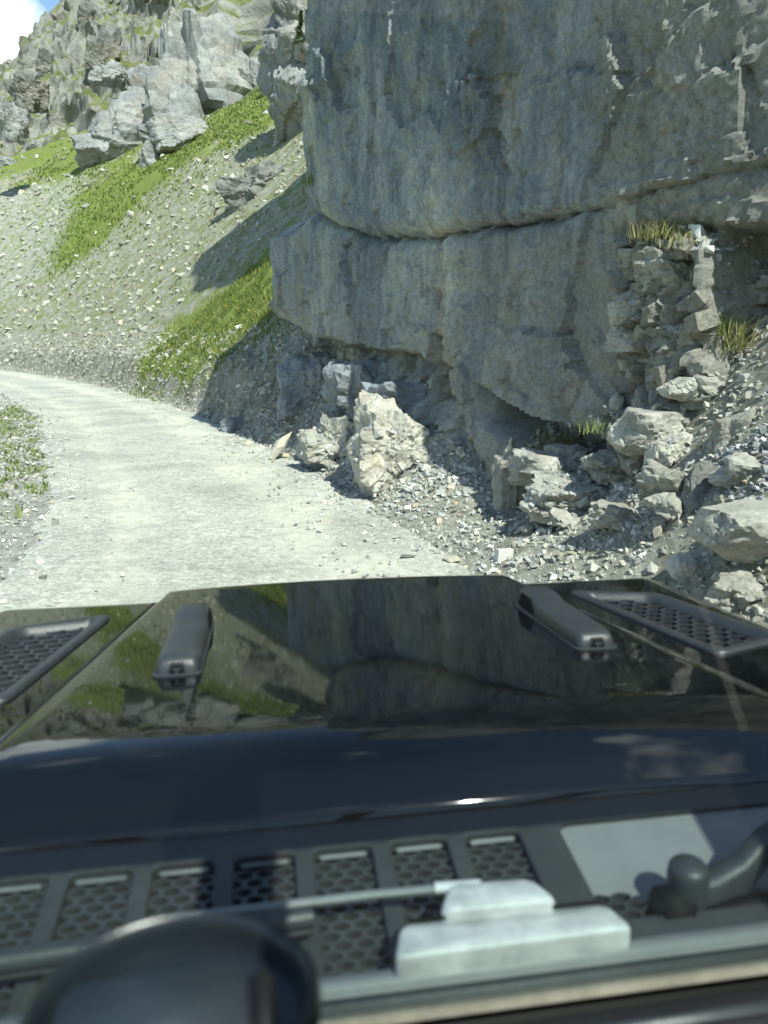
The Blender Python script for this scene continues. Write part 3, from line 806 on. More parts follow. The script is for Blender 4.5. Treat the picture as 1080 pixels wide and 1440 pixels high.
for k, (px, py, w_, h_, bk) in enumerate(ledges):
    o = mass(px, py, w_, h_, None, 400 + k, (M_WALL, M_WALL, M_BLOCK)[k % 3], bk + (0.16 if py < 560 else 0.05), name='rock_ledge', rough=0.14, facet=0.24, freq=1.3, rz=0.45 + 0.3 * math.sin(k * 2.1), strata=0.09, lobes=3, sub=4 if w_ < 105 else 5, cat=None)
    o.parent = cliff
# leaning pale slab at the road edge
h = hit(388, 646)
me = stone_mesh('leaning_slab', 81, 20, 0.45); me.materials.append(M_OCHST)
o = link('leaning_slab', me); o.scale = (0.10, 0.33, 0.20)
o.location = h[0] + Vector((0.06, 0.05, 0.19)); o.rotation_euler = (rad(48), rad(18), rad(-28))
tag(o, 'pale splinter of rock leaning on the bank at the road edge', 'stone')

# ------------------------------------------------------------------ blocks of the fractured column (pieces of the cliff)
bpy.context.view_layer.update()
cnt = 0
r = random.Random(5)
for k in range(34):
    px = r.gauss(958, 34); py = r.uniform(326, 530)
    if px < 872 or px > 985: continue
    h = hit(px, py, (cliff,))
    if not h: continue
    dep = h[2]; s = (8 + 26 * r.random() ** 2) / FPX * dep * 0.5
    b = bpy.data.objects.new('rock_block', BLOCKS[k % len(BLOCKS)]); COL.objects.link(b); b.parent = cliff
    b.location = h[0] + h[1] * (-0.80 * s)
    b.scale = (s * r.uniform(0.9, 1.5), s * r.uniform(0.9, 1.4), s * r.uniform(0.45, 1.2))
    b.rotation_euler = (r.gauss(0, 0.35), r.gauss(0, 0.35), r.uniform(0, 3.1))
    cnt += 1

# ------------------------------------------------------------------ single stones
def put_stone(name, me, loc, size, label, cat, group=None, rot=None, mat=None):
    o = bpy.data.objects.new(name, me); COL.objects.link(o)
    o.location = loc; o.scale = size
    o.rotation_euler = rot if rot else (random.gauss(0, 0.35), random.gauss(0, 0.35), random.uniform(0, 6.28))
    if mat:
        o.material_slots[0].link = 'OBJECT'; o.material_slots[0].material = mat
    return tag(o, label, cat, group)
def px_stone(px, py, wpx, hpx, label, me, mat, name='stone', rz=0.3, tilt=0.05, objs=None):
    h = hit(px, py + hpx * 0.3, objs)
    dep = depth_of(h[0]); w = wpx / FPX * dep / 2; hh = hpx / FPX * dep / 2
    return put_stone(name, me, h[0] + Vector((0, 0, hh * 0.5)), (w, w * 0.8, max(hh * 1.2, 0.02)), label, 'stone', None, (tilt, tilt, rz), mat)
px_stone(572, 781, 26, 9, 'thin dark slab of stone lying flat on the gravel', SLABS[0], M_DARKST, 'stone_slab')
px_stone(637, 785, 38, 14, 'ochre flat stone at the edge of the gravel', STONES[2], M_OCHST)
px_stone(745, 743, 36, 18, 'long pale tan stone on the rubble slope', STONES[7], M_OCHST, rz=0.6, tilt=0.2)
px_stone(708, 779, 24, 22, 'pale upright block stone beside the ochre stone', BLOCKS[2], M_WHITE)
px_stone(724, 764, 18, 12, 'small ochre stone between the tan and pale blocks', STONES[1], M_OCHST)
px_stone(694, 801, 20, 8, 'white flat stone just ahead of the car bonnet', STONES[3], M_WHITE)
px_stone(862, 822, 30, 18, 'pale rounded stone at the foot of the rubble', STONES[4], M_WHITE)
px_stone(888, 826, 18, 14, 'bright white pebble next to the dark gap in the rubble', STONES[5], M_WHITE)
px_stone(815, 812, 30, 14, 'buff stone half buried in the rubble foot', STONES[6], M_OCHST)
px_stone(925, 745, 20, 40, 'narrow buff stone standing in brown earth', STONES[8], M_OCHST)
px_stone(396, 640, 26, 12, 'grey flat stone beside the leaning splinter', SLABS[1], M_STONE)
# sunlit stones on the high ledge
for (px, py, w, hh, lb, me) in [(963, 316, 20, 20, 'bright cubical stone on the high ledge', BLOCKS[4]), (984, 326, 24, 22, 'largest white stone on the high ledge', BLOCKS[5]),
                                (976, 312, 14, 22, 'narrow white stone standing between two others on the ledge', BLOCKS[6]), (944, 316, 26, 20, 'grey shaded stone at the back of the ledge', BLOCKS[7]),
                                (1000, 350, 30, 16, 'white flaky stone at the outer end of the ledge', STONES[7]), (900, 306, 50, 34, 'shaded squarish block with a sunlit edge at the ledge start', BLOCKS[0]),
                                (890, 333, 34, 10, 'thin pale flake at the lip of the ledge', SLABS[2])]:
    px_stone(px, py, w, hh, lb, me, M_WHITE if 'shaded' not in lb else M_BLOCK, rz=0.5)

def scatter_px(n, poly, seed, objs=None):
    r = random.Random(seed); xs = [p[0] for p in poly]; ys = [p[1] for p in poly]; out = []
    tries = 0
    while len(out) < n and tries < n * 12:
        tries += 1
        px, py = r.uniform(min(xs), max(xs)), r.uniform(min(ys), max(ys))
        if not in_poly(np.array([px]), np.array([py]), poly)[0]: continue
        h = hit(px, py, objs)
        if h: out.append((px, py, h))
    return out
RUBBLE = [(470, 690), (560, 640), (640, 640), (690, 700), (760, 745), (860, 740), (960, 690), (1000, 520), (1080, 480), (1080, 870), (860, 850), (700, 800), (600, 790)]
r = random.Random(21)
def rubble_label(k, px):
    shape = 'flat slab-like grey stone' if k % 15 >= 10 else 'angular grey stone'
    where = ('loose at the track edge by the sunlit knob' if px < 620 else 'on the rubble below the toe ledge' if px < 800
             else 'on the rubble below the big squarish block' if px < 960 else 'in the gully round the flat-topped boulder')
    return shape + ' ' + where
for k, (px, py, h) in enumerate(scatter_px(200, RUBBLE, 31)):
    s = min(abs(r.gauss(0, 1)) * 5 + 6, 20) / FPX * h[2] * 0.5
    put_stone('stone', (STONES + SLABS)[k % 15], h[0] + Vector((0, 0, s * 0.2)), (s * r.uniform(0.9, 1.5), s * r.uniform(0.8, 1.2), s * r.uniform(0.7, 1.2)),
              rubble_label(k, px), 'stone', 'loose stones on the rubble slope')
SHADE = [(300, 600), (400, 470), (470, 560), (520, 670), (420, 655), (370, 640)]
for k, (px, py, h) in enumerate(scatter_px(28, SHADE, 32)):
    s = r.uniform(6, 16) / FPX * h[2] * 0.5
    put_stone('stone', (STONES + SLABS)[k % 15], h[0] + Vector((0, 0, s * 0.2)), (s * 1.2, s, s), 'bluish stone fallen in the shade of the overhang', 'stone', 'fallen stones in the shade')
HILL = [(0, 480), (0, 180), (110, 150), (260, 190), (400, 170), (380, 300), (300, 420), (180, 510)]
for k, (px, py, h) in enumerate(scatter_px(60, HILL, 33, (ground,))):
    s = r.uniform(4, 12) / FPX * h[2] * 0.5
    put_stone('stone', STONES[k % 10], h[0] + Vector((0, 0, s * 0.15)), (s * 1.4, s * 1.1, s), ('pale stone lying in the green hillside grass' if any(in_poly(np.array([px]), np.array([py]), p)[0] for p in P_GRASS) else 'pale stone lying on the bare hillside scree'), 'stone', 'stones on the hillside')
VERGE = [(0, 560), (60, 560), (90, 640), (60, 760), (0, 800)]
for k, (px, py, h) in enumerate(scatter_px(24, VERGE, 34)):
    s = r.uniform(5, 11) / FPX * h[2] * 0.5
    put_stone('stone', STONES[k % 10], h[0] + Vector((0, 0, s * 0.15)), (s * 1.4, s * 1.1, s * 0.8), 'light stone in the grassy verge across the track', 'stone', 'stones in the verge')

# ------------------------------------------------------------------ uncountable small stones (joined)
_OCT = np.array([(1, 0, 0), (-1, 0, 0), (0, 1, 0), (0, -1, 0), (0, 0, 1), (0, 0, -1)], float)
_OCTF = np.array([(0, 2, 4), (2, 1, 4), (1, 3, 4), (3, 0, 4), (2, 0, 5), (1, 2, 5), (3, 1, 5), (0, 3, 5)])
_CUB = np.array([(x, y, z) for x in (-1, 1) for y in (-1, 1) for z in (-1, 1)], float)
_CUBF = np.array([(0, 1, 3), (0, 3, 2), (4, 6, 7), (4, 7, 5), (0, 4, 5), (0, 5, 1), (2, 3, 7), (2, 7, 6), (0, 2, 6), (0, 6, 4), (1, 5, 7), (1, 7, 3)])
def stone_cloud(name, pts, sizes, mat, flat=0.6, seed=0, cub=0.5, lift=0.15):
    rg = np.random.default_rng(seed); vs, fs, tints = [], [], []; base = 0
    n = len(pts); iscub = rg.random(n) < cub
    for shape, F, sel in ((_OCT, _OCTF, ~iscub), (_CUB * 0.72, _CUBF, iscub)):
        p, s = pts[sel], sizes[sel]; m = len(p)
        if not m: continue
        v = shape[None] * rg.uniform(0.55, 1.2, (m, len(shape), 3))
        v = v * np.stack([rg.uniform(0.9, 1.5, m), rg.uniform(0.7, 1.1, m), flat * rg.uniform(0.6, 1.3, m)], 1)[:, None, :]
        q = rg.normal(size=(m, 4)); q[:, 1:3] *= 0.30; q[:, 0] *= 1.0; q /= np.linalg.norm(q, axis=1)[:, None]
        w, x, y, z = q.T
        Rm = np.stack([1 - 2 * (y * y + z * z), 2 * (x * y - z * w), 2 * (x * z + y * w), 2 * (x * y + z * w), 1 - 2 * (x * x + z * z), 2 * (y * z - x * w), 2 * (x * z - y * w), 2 * (y * z + x * w), 1 - 2 * (x * x + y * y)], 1).reshape(m, 3, 3)
        v = np.einsum('mij,mkj->mki', Rm, v) * s[:, None, None] + p[:, None, :] + np.array([0, 0, 1.0]) * (lift * s)[:, None, None]
        k = len(shape)
        fs.append((F[None] + (np.arange(m) * k)[:, None, None]).reshape(-1, 3) + base); base += m * k
        vs.append(v.reshape(-1, 3)); tints.append(np.repeat(rg.random(m), k))
    me = mesh_np(name, np.concatenate(vs), np.concatenate(fs), False)
    add_attr(me, 'tint', np.concatenate(tints))
    return link(name, me, mat)

def world_pts(n, x0, x1, y0, y1, cond, seed):
    rg = np.random.default_rng(seed); xs, ys = rg.uniform(x0, x1, n), rg.uniform(y0, y1, n)
    d, ry = road_dist(xs, ys); k = cond(xs, ys, d, ry, rg.random(n))
    return xs[k], ys[k], d[k], ry[k]
# rubble under the cliff and along the bank
x, y, d, ry = world_pts(70000, -3.5, 4.2, 2.6, 14, lambda x, y, d, ry, u: (d > HALF_W - 1.0) & (d < HALF_W + 2.4) & (u < 0.03 + 0.97 * np.clip((d - HALF_W + 0.95) / 1.25, 0, 1) ** 1.6), 1)
s = 0.006 + 0.034 * RNG.random(len(x)) ** 5.0
gul = (ry < 5.2) & (d > HALF_W + 0.5)
P_ = np.stack([x, y, np.where(np.abs(d) < HALF_W - 0.05, 0.010, height(x, y))], 1)
tag(stone_cloud('rubble', P_[~gul], s[~gul], M_GRAVEL, 0.6, 2, lift=0.5), 'grey rubble of broken stone along the cliff foot', 'rubble', kind='stuff')
tag(stone_cloud('gully_rubble', P_[gul], s[gul], M_SCREE, 0.6, 12), 'brownish rubble and earth filling the steep gully', 'rubble', kind='stuff')
x, y, d, ry = world_pts(90000, -22, 0, 11, 42, lambda x, y, d, ry, u: (d > HALF_W - 0.25) & (d < HALF_W + 1.5) & (ry > 11.5), 9)
s = (0.015 + 0.075 * RNG.random(len(x)) ** 4.0)
tag(stone_cloud('bank_rubble', np.stack([x, y, height(x, y)], 1), s, M_SCREE, 0.6, 13), 'stones and rubble along the cut bank of the track', 'rubble', kind='stuff')
# loose gravel on the road
x, y, d, ry = world_pts(60000, -9, 2.5, 2.4, 20, lambda x, y, d, ry, u: (np.abs(d) < HALF_W + 0.5) & (u < 0.10 + 0.9 * np.clip((np.abs(d + 0.1) - 1.0) / 0.9, 0, 1) ** 1.5 + 0.25 * (np.abs(d) < 0.25)), 3)
zr = np.where((d < HALF_W) & (d > -LEFT_W), 0.012, height(x, y))
s = 0.006 + 0.017 * RNG.random(len(x)) ** 3.5
tag(stone_cloud('gravel', np.stack([x, y, zr], 1), s, M_GRAVEL, 0.6, 4), 'loose grey gravel strewn on the track', 'gravel', kind='stuff')
# verge on the valley side
x, y, d, ry = world_pts(34000, -12, -2, 4, 26, lambda x, y, d, ry, u: (d < -LEFT_W + 0.5) & (d > -LEFT_W - 4) & (u < np.clip((-d - LEFT_W + 0.55) / 0.7, 0, 1) ** 1.5), 5)
s = 0.010 + 0.035 * RNG.random(len(x)) ** 3.5
tag(stone_cloud('verge_gravel', np.stack([x, y, np.where(d > -LEFT_W + 0.05, 0.010, height(x, y))], 1), s, M_GRAVEL, 0.6, 6, lift=0.6), 'pale gravel and small stones in the roadside verge', 'gravel', kind='stuff')
# hillside scree
x, y, d, ry = world_pts(52000, -46, 4, 12, 85, lambda x, y, d, ry, u: (d > HALF_W + 0.2) & (u < np.clip(22.0 / y, 0, 1)) & (x < 0.1 * y) & (x > -0.62 * y), 7)
s = (0.03 + 0.17 * RNG.random(len(x)) ** 4) * np.clip(y / 30, 0.45, 1.6)
P_ = np.stack([x, y, height(x, y)], 1); hpx, hpy = project(P_)
keep = np.ones(len(x), bool)
for p in P_GRASS[:2]: keep &= ~(in_poly(hpx, hpy, p) & (RNG.random(len(x)) < 0.93))
keep &= ~(in_poly(hpx, hpy, P_GRASS[2]) & (RNG.random(len(x)) < 0.75))
tag(stone_cloud('scree', P_[keep], s[keep] * 0.8, M_SCREE, 0.6, 8), 'pale scree stones scattered down the hillside', 'scree', kind='stuff')
# slate chips on gully, boulder and toe ledge
def chips_px(n, poly, seed, smin, smax):
    pts = scatter_px(n, poly, seed)
    return np.array([h[0][:] for _, _, h in pts]), np.array([random.uniform(smin, smax) ** 1.0 / FPX * h[2] * 0.5 for _, _, h in pts])
ALLR = [o for o in COL.objects if o.type == 'MESH' and o.name.split('.')[0] in ('boulder', 'rock_block', 'bedrock_mass', 'bedrock_step', 'cliff', 'ground') and o.parent is None]
def scatter_all(n, poly, seed):
    r = random.Random(seed); xs = [p[0] for p in poly]; ys = [p[1] for p in poly]; out = []; sz = []
    near = [o for o in ALLR if (o.matrix_world.translation.length < 20)]
    inv = [(o, o.matrix_world.inverted()) for o in near]
    org = Vector((0, 0, CAM_H))
    for _ in range(n * 3):
        if len(out) >= n: break
        px, py = r.uniform(min(xs), max(xs)), r.uniform(min(ys), max(ys))
        if not in_poly(np.array([px]), np.array([py]), poly)[0]: continue
        d = pray(px, py).normalized(); best = None
        for o, iv in inv:
            lo = iv @ org; ld = iv.to_3x3() @ d
            ok, loc, nrm, _i = o.ray_cast(lo, ld)
            if ok:
                wl_ = o.matrix_world @ loc; L = (wl_ - org).length
                if best is None or L < best[1]: best = (wl_, L, (o.matrix_world.to_3x3() @ nrm).normalized())
        if best and best[2].z > 0.35:
            out.append(best[0][:]); sz.append(min(3 + abs(r.gauss(0, 1)) * 6, 22) / FPX * best[1] * 0.5)
    return np.array(out), np.array(sz)
bpy.context.view_layer.update()
for poly, n, sd, lb in (([(985, 700), (1010, 640), (1080, 600), (1080, 705)], 260, 51, 'thin slate chips heaped on the flat-topped boulder'),
                        ([(1000, 330), (1080, 325), (1080, 480), (1010, 470)], 220, 52, 'shaded slate debris in the gully beside the fractured column'),
                        ([(740, 620), (770, 590), (850, 600), (880, 660), (850, 690), (760, 665)], 240, 53, 'small pale rubble lying on the toe ledge'),
                        ([(880, 325), (1000, 330), (1010, 360), (900, 350)], 120, 54, 'white stone flakes along the high sunlit ledge'),
                        ([(850, 690), (1000, 500), (1080, 480), (1080, 620), (980, 720), (900, 780)], 200, 55, 'broken brownish stones filling the gully'),
                        ([(440, 640), (520, 600), (640, 610), (680, 690), (560, 730), (480, 690)], 420, 56, 'crumbled stone heaped round the sunlit bedrock knob'),
                        ([(740, 690), (860, 660), (960, 700), (900, 790), (760, 770)], 300, 57, 'loose crumbled stone below the broken bedrock step')):
    p, s = scatter_all(n, poly, sd)
    if len(p): tag(stone_cloud('stone_chips', p, s, M_SLATE if 'slate' in lb else M_GRAVEL, 0.32 if 'slate' in lb else 0.6, sd, 0.7, 0.1), lb, 'stone chips', kind='stuff')

# ------------------------------------------------------------------ grass and herbs
def blades(name, pts, hgt, mat, seed, width=0.006, lean=0.5, per=1):
    rg = np.random.default_rng(seed); n = len(pts)
    a = rg.uniform(0, 6.283, n); l = rg.uniform(0.1, lean, n) * hgt
    w = width * rg.uniform(0.7, 1.3, n)
    dx, dy = np.cos(a), np.sin(a)
    b = rg.uniform(0, 6.283, n); sx, sy = np.cos(b) * w, np.sin(b) * w
    v0 = pts + np.stack([-sx, -sy, 0 * sx - 0.01], 1); v1 = pts + np.stack([sx, sy, 0 * sx - 0.01], 1)
    mid = pts + np.stack([dx * l * 0.35, dy * l * 0.35, hgt * 0.6], 1)
    v2 = mid + np.stack([sx, sy, 0 * sx], 1) * 0.8; v3 = mid - np.stack([sx, sy, 0 * sx], 1) * 0.8
    v4 = pts + np.stack([dx * l, dy * l, hgt], 1)
    V = np.stack([v0, v1, v2, v3, v4], 1).reshape(-1, 3)
    i = np.arange(n)[:, None] * 5
    F = np.concatenate([i + np.array([[0, 1, 2]]), i + np.array([[0, 2, 3]]), i + np.array([[3, 2, 4]])])
    me = mesh_np(name, V, F, False); add_attr(me, 'tint', np.repeat(rg.random(n), 5))
    return link(name, me, mat)
def warp(x, y, px, py, k=40):
    return px + k * fbm(P3(x * 0.12, y * 0.12), 5, gain=0.65), py + k * fbm(P3(x * 0.12, y * 0.12, 9 + 0 * x), 5, gain=0.65)
def clumpy(x, y, f=1.2, th=0.0, seed=0.0):
    return fbm(P3(x * f, y * f, seed + 0 * x), 4) > th
# bank of grass beyond the overhang
rg = np.random.default_rng(61)
xs, ys = rg.uniform(-9, 0.5, 90000), rg.uniform(12.5, 24, 90000)
P_ = np.stack([xs, ys, height(xs, ys)], 1); bx2, by2 = project(P_)
bx3, by3 = warp(xs, ys, bx2, by2, 50)
bx3 = bx3 + rg.normal(0, 15, len(xs)); by3 = by3 + rg.normal(0, 12, len(xs))
k = in_poly(bx3, by3, P_GRASS[1]) & clumpy(xs, ys, 1.3, -0.06)
tag(blades('bank_grass', P_[k], rg.uniform(0.05, 0.17, k.sum()), M_GRASS, 62, 0.011, 0.9), 'lush green grass on the bank beyond the overhang', 'grass', kind='stuff')
kk = np.nonzero(k)[0]; sel = rg.choice(kk, min(110, len(kk)), replace=False)
fp = P_[sel] + np.stack([0 * sel, 0 * sel, rg.uniform(0.10, 0.2, len(sel))], 1)
fm = stone_cloud('flowers', fp, rg.uniform(0.012, 0.026, len(sel)), M_FLOWER, 0.5, 63, 0.0, 0.0)
tag(fm, 'yellow wildflowers dotted through the bank grass', 'flowers', kind='stuff')
# grass strip on the hillside, coarser
xs, ys = rg.uniform(-40, 8, 150000), rg.uniform(20, 80, 150000)
P_ = np.stack([xs, ys, height(xs, ys)], 1); bx2, by2 = project(P_)
bx2, by2 = warp(xs, ys, bx2, by2)
bx2 = bx2 + rg.normal(0, 14, len(xs)); by2 = by2 + rg.normal(0, 11, len(xs))
k = ((in_poly(bx2, by2, P_GRASS[0]) & clumpy(xs, ys, 0.3, -0.25)) | (in_poly(bx2, by2, P_GRASS[2]) & clumpy(xs, ys, 0.25, 0.05)) | in_poly(bx2, by2, P_GRASS[3])) & (rg.random(len(xs)) < 0.6)
tag(blades('hillside_grass', P_[k], rg.uniform(0.06, 0.20, k.sum()), M_GRASS, 64, 0.05, 1.6), 'short green grass in strips on the hillside', 'grass', kind='stuff')
# thin tufts over the brownish slope
xs, ys = rg.uniform(-22, 2, 60000), rg.uniform(12.5, 40, 60000)
dd, rr_ = road_dist(xs, ys)
k = (dd > HALF_W + 0.8) & clumpy(xs, ys, 0.9, 0.12, 4.0) & (rr_ > 12.6)
P_ = np.stack([xs[k], ys[k], height(xs[k], ys[k])], 1)
tag(blades('sparse_grass', P_, rg.uniform(0.05, 0.15, k.sum()), M_DRY, 65, 0.012, 0.9), 'sparse yellowish tufts on the stony slope', 'grass', kind='stuff')
# verge grass across the track
xs, ys = rg.uniform(-11, -3.5, 90000), rg.uniform(6, 20, 90000)
P_ = np.stack([xs, ys, height(xs, ys)], 1); bx2, by2 = project(P_)
VG = [[(-80, 588), (30, 572), (62, 598), (46, 635), (-80, 650)], [(-80, 650), (50, 636), (92, 655), (70, 692), (20, 702), (-80, 720)], [(-80, 725), (20, 712), (46, 740), (18, 762), (-80, 775)]]
k = np.zeros(len(xs), bool)
for p in VG: k |= in_poly(bx2 + 14 * fbm(P3(bx2 * .03, by2 * .03), 3), by2 + 8 * fbm(P3(bx2 * .05, by2 * .05), 3), p)
k |= (bx2 < -60) & (rg.random(len(xs)) < 0.4)
k &= clumpy(xs, ys, 2.6, 0.02, 2.0) & (rg.random(len(xs)) < 0.42)
tag(blades('verge_grass', P_[k], rg.uniform(0.03, 0.10, k.sum()), M_HERB, 66, 0.012, 1.5), 'green grass and herbs in the verge across the track', 'grass', kind='stuff')

def tuft(px, py, n, hgt, spread, mat, label, seed, name='grass_tuft', objs=None, droop=1.0):
    h = hit(px, py, objs) or hit(px + 12, py, objs) or hit(px + 25, py, objs) or hit(px, py)
    rg = np.random.default_rng(seed)
    p = np.array(h[0][:])[None] + rg.normal(size=(n, 3)) * np.array([spread, spread, spread * 0.2])
    return tag(blades(name, p, rg.uniform(0.4, 1.0, n) * hgt, mat, seed, 0.004, droop), label, 'grass tuft')
tuft(925, 334, 260, 0.14, 0.09, M_DRY, 'yellow-green grass tuft on the high sunlit ledge', 71)
tuft(958, 345, 120, 0.10, 0.07, M_DRY, 'thin dry grass tuft among the white ledge stones', 72)
tuft(1030, 490, 160, 0.26, 0.07, M_DRY, 'long-bladed drooping grass tuft at the gully rim', 73, droop=1.6)
tuft(1012, 470, 60, 0.2, 0.05, M_GRASS, 'small green grass tuft beside the fractured column', 74)
tuft(785, 625, 200, 0.13, 0.12, M_DRY, 'brownish grass tuft hanging over the toe ledge', 75, droop=1.6)
tuft(840, 605, 90, 0.10, 0.07, M_HERB, 'green plant in the corner under the squarish stone', 76)
tuft(755, 640, 120, 0.12, 0.09, M_DRY, 'straw-coloured tuft on the outer toe ledge', 77, droop=1.6)
tuft(415, 258, 80, 0.18, 0.08, M_GRASS, 'bright grass tuft in the crack at the cliff edge', 78, objs=(cliff,))
tuft(860, 655, 60, 0.12, 0.06, M_GRASS, 'dark green plant in the gap left of the big block'.replace(' left of', ' beside'), 79)

# small conifer on the back cliff
root = bpy.data.objects.new('conifer_sapling', None); COL.objects.link(root)
bpy.context.view_layer.update()
_iv = back_cliff.matrix_world.inverted(); _o = Vector((0, 0, CAM_H)); base = None
for px_t in (424, 418, 412, 404):
    ok, loc, nrm, _i = back_cliff.ray_cast(_iv @ _o, _iv.to_3x3() @ pray(px_t, 64).normalized())
    if ok: base = back_cliff.matrix_world @ loc; break
base = base or Vector((-4.5, 37.0, 12.0))
root.location = base + Vector((0, 0.12, -0.1)); root.scale = (1.25, 1.25, 1.25)
tag(root, 'small conifer sapling growing out of the jointed back wall', 'tree')
bm = bmesh.new(); bmesh.ops.create_cone(bm, cap_ends=True, segments=7, radius1=0.035, radius2=0.008, depth=1.5, matrix=Matrix.Translation((0, 0, 0.4)))
bm_obj('trunk', bm, M_BARK, root)
rg = np.random.default_rng(81); n = 2600
hz_ = rg.random(n) ** 1.3; rad_ = (1 - hz_) * 0.30 * np.sqrt(rg.random(n)) * (0.6 + 0.4 * np.sin(hz_ * 40)); an = rg.uniform(0, 6.283, n)
pts = np.stack([np.cos(an) * rad_, np.sin(an) * rad_, 0.15 + hz_ * 1.0], 1)
cr = blades('crown', pts, rg.uniform(0.04, 0.10, n), M_NEEDLE, 82, 0.012, 1.8); cr.parent = root

# ================================================================== CAR
YAW = rad(8.8)
car = bpy.data.objects.new('car', None); COL.objects.link(car)
car.location = (0.19 * math.cos(YAW), 0.19 * math.sin(YAW), 0.0); car.rotation_euler = (0, 0, YAW)
tag(car, 'black off-road car on the gravel track, its bonnet under the cliff', 'car')

def mat_paint():
    t = NT('black_gloss_paint'); v = t.coord()
    dust = t.ramp(t.noise(v, 3.0, 9, 0.75), [(0.45, 0.0), (0.75, 0.005)])
    spk = t.ramp(t.voro(v, 26, 'F1'), [(0.0, 0.7), (0.045, 0.0)])
    pick = t.ramp(t.noise(v, 9, 3, 0.5), [(0.60, 0.0), (0.64, 1.0)])
    c = t.mix(dust, (0.0018, 0.0024, 0.0032), (0.40, 0.39, 0.34))
    c = t.mix(t.mix(1.0, spk, pick, 'MULTIPLY'), c, (0.5, 0.5, 0.46))
    rg_ = t.ramp(t.noise(v, 6, 7, 0.7), [(0.35, 0.02), (0.75, 0.06)])
    m = t.done(c, rg_, None, 0.55)
    return m
M_PAINT = mat_paint()
M_PLAST = mat_plain('satin_black_plastic', (0.030, 0.033, 0.036), 0.42, 0.5, bump=(260, 0.35), var=0.25)
M_COWL = mat_plain('cowl_plastic', (0.034, 0.035, 0.036), 0.55, 0.5, bump=(220, 0.4), var=0.25)
M_MESH = mat_plain('mesh_plastic', (0.042, 0.043, 0.044), 0.38, 0.5, var=0.25)
M_LEDGE = mat_plain('slot_ledge_plastic', (0.11, 0.113, 0.115), 0.35, 0.5, var=0.3)
M_BLACK = mat_plain('deep_black', (0.004, 0.004, 0.004), 0.7, 0.2)
M_RUBBER = mat_plain('wiper_rubber', (0.015, 0.016, 0.017), 0.6, 0.4)
M_GREY = mat_plain('pale_grey_panel', (0.17, 0.172, 0.172), 0.5, 0.4, bump=(180, 0.3), var=0.12)
M_PALE = mat_plain('pale_wiper_plastic', (0.41, 0.40, 0.40), 0.42, 0.5, bump=(60, 0.3), var=0.42)
M_SEAL = mat_plain('dusty_seal', (0.15, 0.138, 0.11), 0.8, 0.2, bump=(90, 0.4), var=0.35)
M_DASH = mat_plain('dashboard_black', (0.012, 0.012, 0.013), 0.6, 0.35, bump=(300, 0.4), var=0.2)
M_POD = mat_plain('pod_plastic', (0.010, 0.014, 0.017), 0.27, 0.5, bump=(300, 0.15))
M_SCREEN = mat_plain('display_glass', (0.022, 0.03, 0.036), 0.35, 0.5)
M_TYRE = mat_plain('tyre_rubber', (0.02, 0.02, 0.02), 0.85, 0.2, bump=(50, 0.5), var=0.3)
M_RIM = mat_plain('dark_rim', (0.05, 0.05, 0.055), 0.4, 0.5, metallic=0.6)

def mat_glass():
    t = NT('windscreen_glass')
    tr = t.n.new('ShaderNodeBsdfTransparent'); tr.inputs['Color'].default_value = (0.90, 0.985, 0.955, 1)
    gl = t.n.new('ShaderNodeBsdfGlossy'); gl.inputs['Roughness'].default_value = 0.02; gl.inputs['Color'].default_value = (0.8, 0.8, 0.8, 1)
    lw = t.n.new('ShaderNodeLayerWeight'); lw.inputs['Blend'].default_value = 0.5
    fr = t.math('ADD', t.math('MULTIPLY', t.math('POWER', lw.outputs['Facing'], 5.0), 0.9), 0.03)
    df = t.n.new('ShaderNodeBsdfDiffuse'); df.inputs['Color'].default_value = (0.7, 0.72, 0.7, 1)
    m1 = t.n.new('ShaderNodeMixShader'); m2 = t.n.new('ShaderNodeMixShader')
    t.l.new(fr, m1.inputs[0]); t.l.new(tr.outputs[0], m1.inputs[1]); t.l.new(gl.outputs[0], m1.inputs[2])
    dust = t.ramp(t.noise(t.coord(), 5, 8, 0.7), [(0.35, 0.001), (0.75, 0.004)])
    t.l.new(dust, m2.inputs[0]); t.l.new(m1.outputs[0], m2.inputs[1]); t.l.new(df.outputs[0], m2.inputs[2])
    t.l.new(m2.outputs[0], t.out.inputs['Surface'])
    return t.m
M_GLASS = mat_glass()

def zhood(y):
    a = 1.280 + 0.41 * (y - 0.935); b = 1.280 - 0.112 * (y - 0.935)
    k = 95.0
    return -(np.logaddexp(-k * a, -k * b)) / k + 0.012 * math.exp(-((y - 0.935) / 0.03) ** 2) * 0
def hw(y):
    return float(np.interp(y, [0.8, 0.98, 1.33, 1.95], [0.572, 0.562, 0.520, 0.445]))
YR = 0.825; YF = 1.95

def strip_mesh(name, rows, mat, parent, smooth=True, flip=False):
    """rows: list of equal-length point lists -> quad strip surface."""
    nu, nv = len(rows), len(rows[0])
    V = np.array(rows, float).reshape(-1, 3); F = grid_faces(nu, nv)
    me = mesh_np(name, V, F[:, ::-1] if flip else F, smooth)
    o = link(name, me, mat, parent)
    return o

